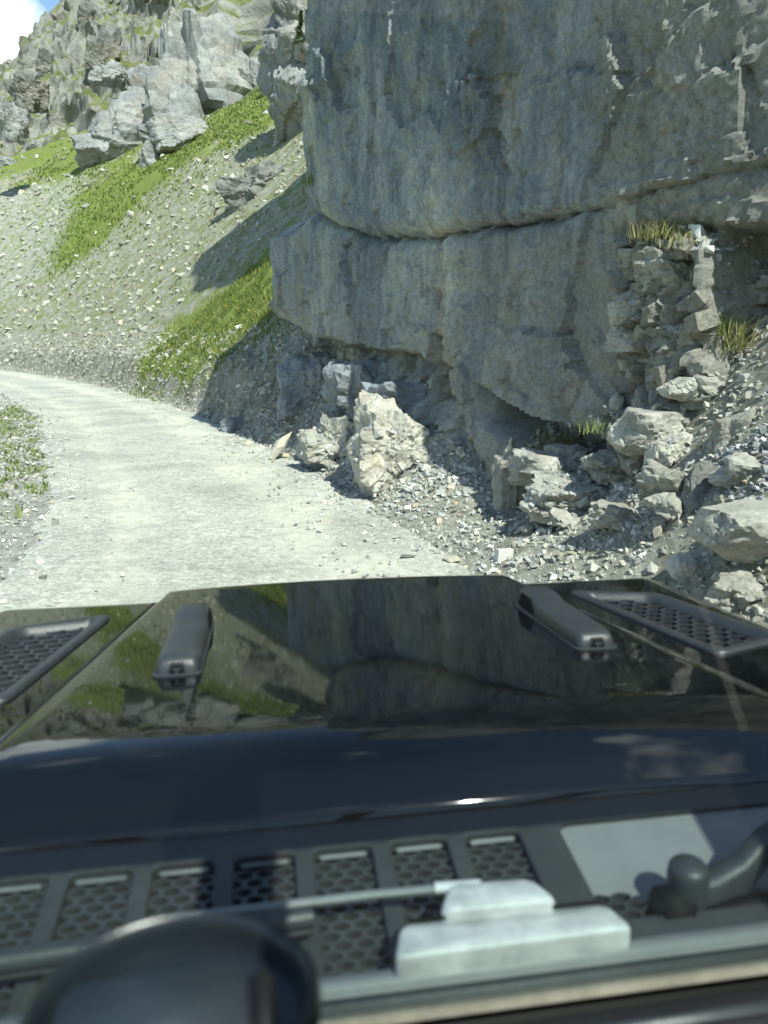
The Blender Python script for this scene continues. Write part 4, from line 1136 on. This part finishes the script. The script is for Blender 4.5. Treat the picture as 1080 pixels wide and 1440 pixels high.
# bonnet: raised centre panel with its flanks, rolled front and rear edge
rows = []
ys = list(np.concatenate([[YR - 0.006, YR], np.linspace(YR + 0.01, 1.10, 34), np.linspace(1.12, YF - 0.02, 40)]))
front = [(YF - 0.008, -0.0005), (YF + 0.006, -0.003), (YF + 0.018, -0.010), (YF + 0.026, -0.022), (YF + 0.030, -0.05), (YF + 0.032, -0.12)]
def bon_row(y, dz, hwid):
    z = zhood(min(y, YF)) + dz
    xs = np.linspace(-1, 1, 41)
    mid = [(x * (hwid - 0.004), y, z - 0.010 * x * x) for x in xs]
    zz_ = z - 0.010
    L = [(-hwid - 0.011, y, zz_ - 0.030), (-hwid - 0.010, y, zz_ - 0.014), (-hwid - 0.006, y, zz_ - 0.006), (-hwid - 0.001, y, zz_ - 0.0015)]
    Rr_ = [(hwid + 0.001, y, zz_ - 0.0015), (hwid + 0.006, y, zz_ - 0.006), (hwid + 0.010, y, zz_ - 0.014), (hwid + 0.011, y, zz_ - 0.030)]
    return L + mid + Rr_
for i, y in enumerate(ys):
    rows.append(bon_row(y, -0.014 if i == 0 else 0.0, hw(y)))
for y, dz in front: rows.append(bon_row(y, dz, hw(YF) - 0.3 * (y - YF + 0.008)))
bonnet = strip_mesh('bonnet', rows, M_PAINT, car, True, True)

# wings beside it, open where the vents sit
VENT_QUAD = [(0.567, 1.735), (0.628, 1.225), (0.795, 1.285), (0.740, 1.670)]      # inner front, inner rear, outer rear, outer front
for sg in (-1, 1):
    rows = []
    yw = list(np.linspace(0.60, 1.86, 150)) + [1.875, 1.89, 1.905, 1.917, 1.927, 1.934, 1.94, 1.943, 1.945]
    dr_y = [1.86, 1.875, 1.89, 1.905, 1.917, 1.927, 1.934, 1.94, 1.943, 1.945]; dr_v = [0, 0.001, 0.004, 0.010, 0.018, 0.030, 0.045, 0.08, 0.15, 0.30]
    for i, y in enumerate(yw):
        drop = float(np.interp(y, dr_y, dr_v))
        zb = (1.276 - 0.106 * (y - 0.935)) - 0.024 - drop
        x0 = hw(y) + 0.014
        prof = [(x0, -0.014), (x0 + 0.001, -0.004), (x0 + 0.004, 0.0)] + [(x0 + 0.003 + (0.815 - x0) * k / 26, 0.0) for k in range(1, 27)] + [(0.835, -0.003), (0.855, -0.012), (0.870, -0.030), (0.880, -0.06), (0.885, -0.11), (0.886, -0.30)]
        rows.append([(sg * x, y, zb + dz) for x, dz in prof])
    V = np.array(rows, float).reshape(-1, 3); F = grid_faces(len(rows), len(rows[0]))
    cen = V[F].mean(1)
    F = F[~in_poly(sg * cen[:, 0], cen[:, 1], VENT_QUAD)]
    link('wing', mesh_np('wing', V, F[:, ::-1] if sg < 0 else F, True), M_PAINT, car)

def wing_z(y):
    return 1.276 - 0.106 * (y - 0.935) - 0.024

def hex_mesh(name, inside, pitch, bar, z_top, thick, mat, parent, bounds, stretch=1.0):
    """honeycomb lattice as one part; inside(x, y) picks cells; z_top(x, y)."""
    x0, x1, y0, y1 = bounds
    V, F = [], []
    R_ = pitch / math.sqrt(3)
    dx, dy = pitch, 1.5 * R_ * stretch
    j = 0; y = y0
    while y < y1:
        x = x0 + (dx / 2 if j % 2 else 0)
        while x < x1:
            if inside(x, y):
                b = len(V)
                for ring, rr_ in enumerate((R_, R_ - bar)):
                    for a in range(6):
                        an_ = math.pi / 6 + a * math.pi / 3
                        X_, Y_ = x + math.cos(an_) * rr_, y + math.sin(an_) * rr_ * stretch
                        V.append((X_, Y_, z_top(X_, Y_)))
                for a in range(6):
                    V.append((V[b + 6 + a][0], V[b + 6 + a][1], V[b + 6 + a][2] - thick))
                for a in range(6):
                    c = (a + 1) % 6
                    F.append((b + a, b + c, b + 6 + c, b + 6 + a)); F.append((b + 6 + a, b + 6 + c, b + 12 + c, b + 12 + a))
            x += dx
        y += dy; j += 1
    me = mesh_np(name, np.array(V), np.array(F), False)
    return link(name, me, mat, parent)

def quad_ring(outer, inner, n=10):
    pass

def rounded_poly(pts, r, seg=5):
    out = []; n = len(pts)
    for i in range(n):
        p0, p1, p2 = (np.array(pts[(i + k) % n], float) for k in (-1, 0, 1))
        a = (p0 - p1) / np.linalg.norm(p0 - p1); b = (p2 - p1) / np.linalg.norm(p2 - p1)
        s, e = p1 + a * r, p1 + b * r
        for k in range(seg + 1):
            u = k / seg
            out.append((1 - u) ** 2 * s + 2 * u * (1 - u) * p1 + u * u * e)
    return np.array(out)
def offset_poly(pts, d):
    c = np.array(pts, float); n = len(c); out = []
    for i in range(n):
        p0, p1, p2 = c[i - 1], c[i], c[(i + 1) % n]
        e1 = (p1 - p0) / np.linalg.norm(p1 - p0); e2 = (p2 - p1) / np.linalg.norm(p2 - p1)
        n1, n2 = np.array([-e1[1], e1[0]]), np.array([-e2[1], e2[0]])
        m = n1 + n2; m = m / (m @ n1)
        out.append(p1 + m * d)
    return out

# wing vents with honeycomb
for sg in (-1, 1):
    quad = VENT_QUAD
    area = sum(quad[i][0] * quad[(i + 1) % 4][1] - quad[(i + 1) % 4][0] * quad[i][1] for i in range(4))
    s_in = 1.0 if area > 0 else -1.0
    rings = []
    for off, dz, r_ in ((-0.014, 0.000, 0.034), (-0.013, 0.006, 0.034), (-0.009, 0.008, 0.032), (0.004, 0.008, 0.028), (0.009, 0.005, 0.024), (0.020, -0.014, 0.018), (0.021, -0.030, 0.016)):
        q = rounded_poly(offset_poly(quad, off * s_in), max(r_, 0.008))
        rings.append([(sg * x, y, wing_z(y) + dz) for x, y in q] )
    rows = [rg_ + [rg_[0]] for rg_ in rings]
    vent = strip_mesh('wing_vent', rows, M_PLAST, car, True, sg < 0)
    inner = offset_poly(quad, 0.016 * s_in)
    def inside(x, y, inner=inner, sg=sg): return bool(in_poly(np.array([sg * x]), np.array([y]), inner)[0])
    bnd = (0.55, 0.80, 1.2, 1.74) if sg > 0 else (-0.80, -0.55, 1.2, 1.74)
    hex_mesh('honeycomb', inside, 0.038, 0.0032, lambda x, y: wing_z(y) - 0.008, 0.012, M_PLAST, vent, bnd)
    q = rounded_poly(offset_poly(quad, 0.004 * s_in), 0.02)
    bm = bmesh.new(); bm.faces.new([bm.verts.new((sg * x, y, wing_z(y) - 0.030)) for x, y in q])
    bm_obj('vent_floor', bm, M_BLACK, vent)

# two elongated black covers on the bonnet
for sg in (-1, 1):
    cxx = sg * 0.372 + 0.022
    secs = []   # (y, half width, height)
    for y, w_, h_ in ((1.236, 0.024, 0.004), (1.238, 0.031, 0.014), (1.243, 0.0345, 0.024), (1.252, 0.036, 0.029), (1.27, 0.037, 0.031), (1.36, 0.038, 0.034), (1.44, 0.038, 0.036), (1.475, 0.037, 0.038), (1.495, 0.036, 0.045), (1.515, 0.036, 0.048), (1.568, 0.035, 0.048), (1.578, 0.034, 0.044), (1.584, 0.031, 0.030), (1.586, 0.027, 0.004)):
        z = zhood(y) - 0.010 * (cxx / hw(y)) ** 2 + 0.001
        prof = [(-w_, 0.0), (-w_ * 0.99, h_ * 0.35), (-w_ * 0.92, h_ * 0.70), (-w_ * 0.82, h_ * 0.90), (-w_ * 0.68, h_ * 0.985), (-w_ * 0.35, h_), (0, h_ * 1.01), (w_ * 0.35, h_), (w_ * 0.68, h_ * 0.985), (w_ * 0.82, h_ * 0.90), (w_ * 0.92, h_ * 0.70), (w_ * 0.99, h_ * 0.35), (w_, 0.0)]
        secs.append([(cxx + x, y, z + dz) for x, dz in prof])
    cov = strip_mesh('bonnet_cover', secs, M_PLAST, car, True, True)
    # flange
    q = rounded_poly([(cxx - 0.041, 1.229), (cxx + 0.041, 1.229), (cxx + 0.040, 1.592), (cxx - 0.040, 1.592)], 0.016)
    rows = []
    for k, (sc, dz) in enumerate(((1.0, -0.002), (1.0, 0.003), (0.965, 0.005), (0.80, 0.005))):
        m_ = q.mean(0); rows.append([(m_[0] + (x - m_[0]) * sc, m_[1] + (y - m_[1]) * (sc if k < 3 else 0.97), zhood(m_[1] + (y - m_[1]) * sc) - 0.010 * (cxx / hw(y)) ** 2 + dz) for x, y in q])
        rows[-1].append(rows[-1][0])
    strip_mesh('flange', rows, M_PLAST, cov, False, False)
    # dark scoop opening towards the car centre at the front
    bm = bmesh.new(); xi = cxx - sg * 0.0372
    zf = zhood(1.54) - 0.010 * (cxx / hw(1.54)) ** 2
    vs_ = [bm.verts.new((xi - sg * 0.001 + sg * ins, y, zf + dz - 0.09 * (y - 1.54))) for y, dz, ins in ((1.460, 0.010, 0.0), (1.568, 0.010, 0.0), (1.558, 0.037, 0.0035), (1.500, 0.037, 0.0035))]
    bm.faces.new(vs_); res = bmesh.ops.extrude_face_region(bm, geom=bm.faces[:]); bmesh.ops.translate(bm, verts=[g for g in res['geom'] if isinstance(g, bmesh.types.BMVert)], vec=(sg * 0.006, 0, 0))
    bm_obj('scoop_opening', bm, M_BLACK, cov)
    # six-sided recess with a small catch on the rear end
    z0 = zhood(1.236) - 0.010 * (cxx / hw(1.24)) ** 2
    hexo = [(-0.017, 0.004), (-0.011, 0.021), (0.011, 0.021), (0.017, 0.004), (0.012, -0.001), (-0.012, -0.001)]
    for nm, sc, yy0, mt, dp in (('recess_frame', 1.0, 1.2335, M_PLAST, 0.007), ('recess', 0.80, 1.2325, M_BLACK, 0.004)):
        bm = bmesh.new(); f_ = bm.faces.new([bm.verts.new((cxx + x * sc, yy0 + 0.10 * z_, z0 + 0.010 + (z_ - 0.010) * sc)) for x, z_ in hexo])
        res = bmesh.ops.extrude_face_region(bm, geom=[f_]); bmesh.ops.translate(bm, verts=[g for g in res['geom'] if isinstance(g, bmesh.types.BMVert)], vec=(0, dp, 0))
        bm_obj(nm, bm, mt, cov)
    bm = bmesh.new()
    for (sx_, sz_, ox, oz) in ((0.014, 0.004, 0, 0.013), (0.005, 0.008, 0, 0.007)):
        bmesh.ops.create_cube(bm, size=1, matrix=Matrix.Translation((cxx + ox, 1.2325, z0 + oz)) @ Matrix.Diagonal((sx_, 0.003, sz_, 1)))
    bm_obj('catch', bm, M_PLAST, cov)

# ---- scuttle (cowl) between bonnet and windscreen
ZC = 1.222
cowl_root = bpy.data.objects.new('cowl', None); COL.objects.link(cowl_root); cowl_root.parent = car
def plate_cell(x0, x1, y0, y1, hole, r_, z, depth, tilt=0.0):
    """rect plate with a rounded hole; returns verts rows for strip_mesh."""
    hx0, hx1, hy0, hy1 = hole
    q = rounded_poly([(hx0, hy0), (hx1, hy0), (hx1, hy1), (hx0, hy1)], r_, 5)
    c = np.array([(hx0 + hx1) / 2, (hy0 + hy1) / 2]); out = []
    for p in q:
        d = p - c
        # push out to the rectangle through the nearest matching side
        cand = []
        if abs(d[0]) > 1e-9: cand.append(((x1 if d[0] > 0 else x0) - c[0]) / d[0])
        if abs(d[1]) > 1e-9: cand.append(((y1 if d[1] > 0 else y0) - c[1]) / d[1])
        out.append(c + d * min(cand))
    n = len(q)
    # snap corner points
    for cx_, cy_ in ((x0, y0), (x1, y0), (x1, y1), (x0, y1)):
        k = min(range(n), key=lambda i: (out[i][0] - cx_) ** 2 + (out[i][1] - cy_) ** 2); out[k] = np.array((cx_, cy_))
    def Z(y): return z + tilt * (y - 0.78)
    rows = [[(*p, Z(p[1])) for p in out], [(*p, Z(p[1])) for p in (c + (q - c) * 1.06)], [(*p, Z(p[1]) - 0.002) for p in q], [(*p, Z(p[1]) - depth) for p in q]]
    return [r + [r[0]] for r in rows]
TILT = 0.10
pitch_ = 0.0887
for k in range(9):
    xc = 0.059 - pitch_ * k
    cell = strip_mesh('cowl_panel', plate_cell(xc - pitch_ / 2, xc + pitch_ / 2, 0.598, 0.818, (xc - 0.0335, xc + 0.0335, 0.616, 0.780), 0.010, ZC, 0.022, TILT), M_COWL, cowl_root, False)
    def ins(x, y, xc=xc): return abs(x - xc) < 0.037 and 0.606 < y < 0.788
    hex_mesh('honeycomb', ins, 0.0225, 0.0034, lambda x, y: ZC - 0.009 + TILT * (y - 0.78), 0.012, M_MESH, cell, (xc - 0.0338, xc + 0.038, 0.608, 0.792), 0.60)
    # bright bevelled ledge at the far end of each slot
    bm = bmesh.new(); bmesh.ops.create_cube(bm, size=1, matrix=Matrix.Translation((xc, 0.773, ZC - 0.0075)) @ Matrix.Rotation(rad(-35), 4, 'X') @ Matrix.Diagonal((0.054, 0.010, 0.005, 1)))
    bmesh.ops.bevel(bm, geom=bm.edges[:], offset=0.0015, segments=2, affect='EDGES')
    bm_obj('slot_ledge', bm, M_LEDGE, cell)
# right-hand bay with pale floor
x0b = 0.059 + pitch_ / 2
bay = strip_mesh('cowl_bay', plate_cell(x0b, 0.72, 0.598, 0.818, (x0b + 0.040, 0.69, 0.640, 0.785), 0.018, ZC, 0.03, TILT), M_COWL, cowl_root, False)
bm = bmesh.new(); f_ = bm.faces.new([bm.verts.new(p) for p in ((x0b + 0.03, 0.672, ZC - 0.034), (0.70, 0.672, ZC - 0.034), (0.70, 0.793, ZC - 0.006), (x0b + 0.03, 0.793, ZC - 0.006))])
bm_obj('bay_floor', bm, M_GREY, bay)
bm = bmesh.new(); bmesh.ops.create_cube(bm, size=1, matrix=Matrix.Translation((0.43, 0.670, ZC - 0.030)) @ Matrix.Diagonal((0.56, 0.008, 0.012, 1)))
bmesh.ops.bevel(bm, geom=bm.edges[:], offset=0.003, segments=2, affect='EDGES'); bm_obj('bay_ridge', bm, M_GREY, bay)
def ins2(x, y): return x0b + 0.035 < x < x0b + 0.09 and 0.63 < y < 0.672
hex_mesh('honeycomb', ins2, 0.0235, 0.0030, lambda x, y: ZC - 0.016, 0.012, M_COWL, bay, (x0b + 0.035, x0b + 0.1, 0.632, 0.68), 0.62)
bm = bmesh.new(); bmesh.ops.create_cube(bm, size=1, matrix=Matrix.Translation((-0.02, 0.70, ZC - 0.062)) @ Matrix.Diagonal((1.46, 0.22, 0.02, 1)))
bm_obj('cowl_tray', bm, M_BLACK, cowl_root)
# rubber joint under the bonnet edge
bm = bmesh.new(); bmesh.ops.create_cube(bm, size=1, matrix=Matrix.Translation((0, 0.826, ZC - 0.012)) @ Matrix.Diagonal((1.16, 0.020, 0.03, 1)))
bmesh.ops.bevel(bm, geom=bm.edges[:], offset=0.004, segments=2, affect='EDGES'); bm_obj('bonnet_seal', bm, M_RUBBER, cowl_root)
# trim strips at the foot of the screen
def bar_obj(name, p, size, rot, mat, parent, bev=0.003, seg=3):
    bm = bmesh.new(); bmesh.ops.create_cube(bm, size=1, matrix=Matrix.Diagonal((*size, 1)))
    bmesh.ops.bevel(bm, geom=bm.edges[:], offset=bev, segments=seg, affect='EDGES', clamp_overlap=True)
    o = bm_obj(name, bm, mat, parent, True); o.location = p; o.rotation_euler = rot
    return o
bar_obj('screen_trim', (0, 0.592, ZC - 0.012), (1.46, 0.022, 0.018), (rad(14), 0, 0), M_GREY, cowl_root, 0.004)
bar_obj('screen_trim', (0, 0.574, ZC - 0.014), (1.46, 0.016, 0.012), (rad(10), 0, 0), M_COWL, cowl_root, 0.003)
bar_obj('screen_seal', (0, 0.560, ZC - 0.016), (1.46, 0.013, 0.012), (rad(12), 0, 0), M_SEAL, cowl_root, 0.004)

# ---- wipers
def tube(name, pts, r0, r1, mat, parent, seg=10, flat=1.0):
    pts = [Vector(p) for p in pts]; rows = []
    for i, p in enumerate(pts):
        t_ = (pts[min(i + 1, len(pts) - 1)] - pts[max(i - 1, 0)]).normalized()
        up = Vector((0, 0, 1)); s_ = t_.cross(up).normalized(); u_ = s_.cross(t_)
        rr_ = r0 + (r1 - r0) * i / (len(pts) - 1)
        rows.append([p + s_ * math.cos(a) * rr_ + u_ * math.sin(a) * rr_ * flat for a in np.linspace(0, 2 * math.pi, seg + 1)])
    return strip_mesh(name, [[tuple(q) for q in r] for r in rows], mat, parent, True)
wip = bpy.data.objects.new('wiper', None); COL.objects.link(wip); wip.parent = car
tube('arm', [(0.03, 0.655, 1.250), (-0.012, 0.662, 1.249), (-0.10, 0.668, 1.246), (-0.30, 0.668, 1.243)], 0.0045, 0.0055, M_GREY, wip, 10, 0.7)
tube('arm_tip', [(0.012, 0.658, 1.250), (-0.035, 0.664, 1.249)], 0.0075, 0.0065, M_PALE, wip, 10, 0.8)
bl = tube('blade', [(-0.16, 0.655, 1.238), (-0.35, 0.648, 1.238), (-0.66, 0.635, 1.236)], 0.011, 0.012, M_PLAST, wip, 10, 1.0)
tube('rubber', [(-0.16, 0.648, 1.228), (-0.66, 0.628, 1.226)], 0.004, 0.004, M_RUBBER, bl, 8)
# pale bracket: long foot with a raised trapezoid boss behind
def prism(name, poly, zlo, zhi, mat, parent, inset=0.004, rr=0.008):
    q = rounded_poly(poly, rr, 5); c = q.mean(0)
    def sc(m): 
        d = q - c; L = np.linalg.norm(d, axis=1)[:, None]; return c + d * (1 - m / L)
    rows = [[(*p, zlo) for p in q], [(*p, zhi - inset) for p in q], [(*p, zhi - inset * 0.3) for p in sc(inset * 0.35)], [(*p, zhi) for p in sc(inset)]]
    rows.append([(c[0] + (p[0] - c[0]) * 0.02, c[1] + (p[1] - c[1]) * 0.02, zhi) for p in q])
    return strip_mesh(name, [r + [r[0]] for r in rows], mat, parent, True)
br = prism('bracket', [(-0.090, 0.586), (0.146, 0.588), (0.134, 0.622), (-0.078, 0.626)], ZC - 0.01, 1.243, M_PALE, wip, 0.005, 0.010)
br.rotation_euler = (rad(0), 0, 0)
prism('boss', [(-0.040, 0.622), (0.082, 0.620), (0.066, 0.656), (-0.022, 0.660)], ZC - 0.01, 1.256, M_PALE, br, 0.006, 0.012)
bar_obj('hinge_pin', (0.018, 0.662, 1.247), (0.075, 0.008, 0.006), (0, 0, rad(-2)), M_PLAST, br, 0.002)
bar_obj('seam', (0.028, 0.6225, 1.2475), (0.19, 0.0022, 0.004), (0, 0, rad(-1)), M_BLACK, br, 0.0005, 1)
# second wiper: pivot cap and arm
wip2 = bpy.data.objects.new('wiper', None); COL.objects.link(wip2); wip2.parent = car
bm = bmesh.new()
rows = []
for rr_, z in ((0.0205, 1.180), (0.0215, 1.195), (0.0215, 1.240), (0.0205, 1.247), (0.017, 1.2515), (0.009, 1.254), (0.0005, 1.2545)):
    rows.append([(0.240 + math.cos(a) * rr_, 0.655 + math.sin(a) * rr_, z) for a in np.linspace(0, 2 * math.pi, 25)])
bm.free()
strip_mesh('pivot_cap', rows, M_PLAST, wip2, True)
rows = []
for x, y, z, w_, h_ in ((0.232, 0.655, 1.212, 0.016, 0.020), (0.27, 0.660, 1.212, 0.016, 0.020), (0.31, 0.668, 1.222, 0.014, 0.019), (0.345, 0.684, 1.240, 0.014, 0.018), (0.38, 0.694, 1.250, 0.014, 0.016), (0.47, 0.700, 1.248, 0.012, 0.013), (0.62, 0.700, 1.240, 0.010, 0.010)):
    rows.append([(x, y + dy * w_, z + dz * h_) for dy, dz in ((-1, -1), (-1, 0.6), (-0.6, 1), (0.6, 1), (1, 0.6), (1, -1), (-1, -1))])
strip_mesh('arm', rows, M_PLAST, wip2, True)
bar_obj('linkage', (0.36, 0.648, 1.196), (0.25, 0.022, 0.022), (0, 0, rad(3)), M_BLACK, wip2, 0.004)
bar_obj('pivot_base', (0.222, 0.648, 1.200), (0.045, 0.035, 0.05), (0, 0, 0), M_BLACK, wip2, 0.006)

# ---- windscreen, pillars, roof with two glazed hatches
def pane(name, q, mat, parent, th=0.006):
    bm = bmesh.new(); f_ = bm.faces.new([bm.verts.new(p) for p in q])
    n_ = (Vector(q[1]) - Vector(q[0])).cross(Vector(q[2]) - Vector(q[0])).normalized()
    return bm_obj(name, bm, mat, parent)
WB = (0.560, 1.205); WT = (0.235, 1.945)
pane('windscreen', [(-0.70, *WB), (0.70, *WB), (0.62, *WT), (-0.62, *WT)], M_GLASS, car)
for sg in (-1, 1):
    tube('a_pillar', [(sg * 0.73, 0.59, 1.15), (sg * 0.70, 0.42, 1.55), (sg * 0.65, 0.225, 1.955)], 0.04, 0.035, M_PAINT, car, 10)
ROOF = [(-0.66, 0.22), (0.66, 0.22), (0.66, -2.6), (-0.66, -2.6)]
bar_obj('roof', (0, -1.62, 1.995), (1.36, 2.0, 0.05), (0, 0, 0), M_PAINT, car, 0.02)
bar_obj('roof_header', (0, 0.215, 1.975), (1.36, 0.045, 0.035), (0, 0, 0), M_PAINT, car, 0.02)
for x, w_ in ((-0.62, 0.12), (0, 0.08), (0.62, 0.12)):
    bar_obj('roof_rail', (x, -0.215, 1.992), (w_, 0.81, 0.040), (0, 0, 0), M_PAINT, car, 0.012)
for sg in (-1, 1):
    pane('roof_window', [(sg * 0.07, 0.195, 2.010), (sg * 0.56, 0.195, 2.010), (sg * 0.56, -0.62, 2.012), (sg * 0.07, -0.62, 2.012)], M_GLASS, car)

# ---- dashboard and instrument pod
rows = []
for y, z in ((0.552, 1.190), (0.545, 1.196), (0.52, 1.192), (0.44, 1.182), (0.36, 1.172), (0.33, 1.160), (0.32, 1.12), (0.335, 0.95), (0.36, 0.80)):
    rows.append([(x, y, z) for x in np.linspace(-0.70, 0.70, 9)])
dash = strip_mesh('dashboard', rows, M_DASH, car, True)
bar_obj('dash_vent', (0.16, 0.528, 1.196), (0.30, 0.014, 0.008), (0, 0, 0), M_PLAST, dash, 0.002)
pod = bpy.data.objects.new('device_mount', None); COL.objects.link(pod); pod.parent = car
def pod_pt(px, py, dist):
    d = pray(px, py); p = d * dist + Vector((0, 0, CAM_H)) - car.location
    c_, s_ = math.cos(-YAW), math.sin(-YAW)
    return Vector((c_ * p.x - s_ * p.y, s_ * p.x + c_ * p.y, p.z))
PC = pod_pt(243, 1406, 0.385)
rows = []
for rr_, dz in ((0.004, -0.034), (0.050, -0.034), (0.064, -0.030), (0.0715, -0.022), (0.0745, -0.012), (0.0745, -0.004), (0.0725, 0.001), (0.069, 0.003), (0.0665, 0.001), (0.064, -0.006), (0.062, -0.012), (0.03, -0.013), (0.0005, -0.013)):
    rows.append([(PC.x + math.cos(a) * rr_, PC.y + math.sin(a) * rr_ * 0.80, PC.z + dz) for a in np.linspace(0, 2 * math.pi, 49)])
strip_mesh('mount_disc', rows, M_POD, pod, True).data.set_sharp_from_angle(angle=rad(38))
rows = []
for rr_, dz in ((0.014, -0.03), (0.013, -0.10), (0.018, -0.19), (0.034, -0.215), (0.036, -0.24)):
    rows.append([(PC.x + math.cos(a) * rr_, PC.y + math.sin(a) * rr_, PC.z + dz) for a in np.linspace(0, 2 * math.pi, 25)])
strip_mesh('mount_stem', rows, M_DASH, pod, True)
bar_obj('holder_block', (PC.x - 0.006, PC.y - 0.022, PC.z + 0.002), (0.088, 0.050, 0.026), (rad(20), 0, rad(3)), M_SCREEN, pod, 0.005)
bar_obj('holder_clip', (PC.x + 0.0455, PC.y - 0.022, PC.z - 0.001), (0.012, 0.050, 0.024), (rad(20), 0, rad(3)), M_DASH, pod, 0.004)

# ---- the rest of the body
bar_obj('front_panel', (0, 1.88, 0.84), (1.55, 0.10, 0.46), (0, 0, 0), M_PAINT, car, 0.02)
bar_obj('bumper', (0, 2.06, 0.62), (1.75, 0.18, 0.22), (0, 0, 0), M_PLAST, car, 0.03)
for sg in (-1, 1):
    bar_obj('flank', (sg * 0.872, -0.42, 0.86), (0.06, 2.3, 0.64), (0, 0, 0), M_PAINT, car, 0.02)
    bar_obj('sill', (sg * 0.86, -0.35, 0.49), (0.10, 1.9, 0.10), (0, 0, 0), M_PLAST, car, 0.02)
    bar_obj('flank', (sg * 0.872, -2.35, 0.95), (0.06, 0.9, 0.48), (0, 0, 0), M_PAINT, car, 0.02)
    rows = []
    for a in np.linspace(0, math.pi, 15):
        c_, s_ = math.cos(a), math.sin(a)
        rows.append([(sg * x, 1.36 + c_ * r_, 0.40 + s_ * r_ * 0.95) for x, r_ in ((0.70, 0.47), (0.93, 0.47), (0.95, 0.49), (0.95, 0.53), (0.88, 0.56))])
    strip_mesh('wheel_arch', rows, M_PLAST, car, False)
    for yw_ in (1.36, -1.56):
        wh = bpy.data.objects.new('wheel', None); COL.objects.link(wh); wh.parent = car; wh.location = (sg * 0.80, yw_, 0.40)
        rows = []
        for x, r_ in ((-0.11, 0.22), (-0.125, 0.28), (-0.12, 0.37), (-0.09, 0.395), (0.09, 0.395), (0.12, 0.37), (0.125, 0.28), (0.11, 0.22)):
            rows.append([(x, math.cos(a) * r_, math.sin(a) * r_) for a in np.linspace(0, 2 * math.pi, 33)])
        strip_mesh('tyre', rows, M_TYRE, wh, True)
        rows = []
        for x, r_ in ((0.10, 0.222), (0.085, 0.205), (0.03, 0.19), (0.05, 0.10), (0.085, 0.07), (0.09, 0.001)):
            rows.append([(sg * x, math.cos(a) * r_, math.sin(a) * r_) for a in np.linspace(0, 2 * math.pi, 33)])
        strip_mesh('rim', rows, M_RIM, wh, True)
bar_obj('floor_pan', (0, -0.3, 0.50), (1.5, 4.2, 0.06), (0, 0, 0), M_BLACK, car, 0.01)
bar_obj('tailgate', (0, -2.78, 0.95), (1.6, 0.06, 0.7), (0, 0, 0), M_PAINT, car, 0.02)
bar_obj('bulkhead', (0, 0.60, 0.85), (1.4, 0.04, 0.66), (0, 0, 0), M_BLACK, car, 0.01)
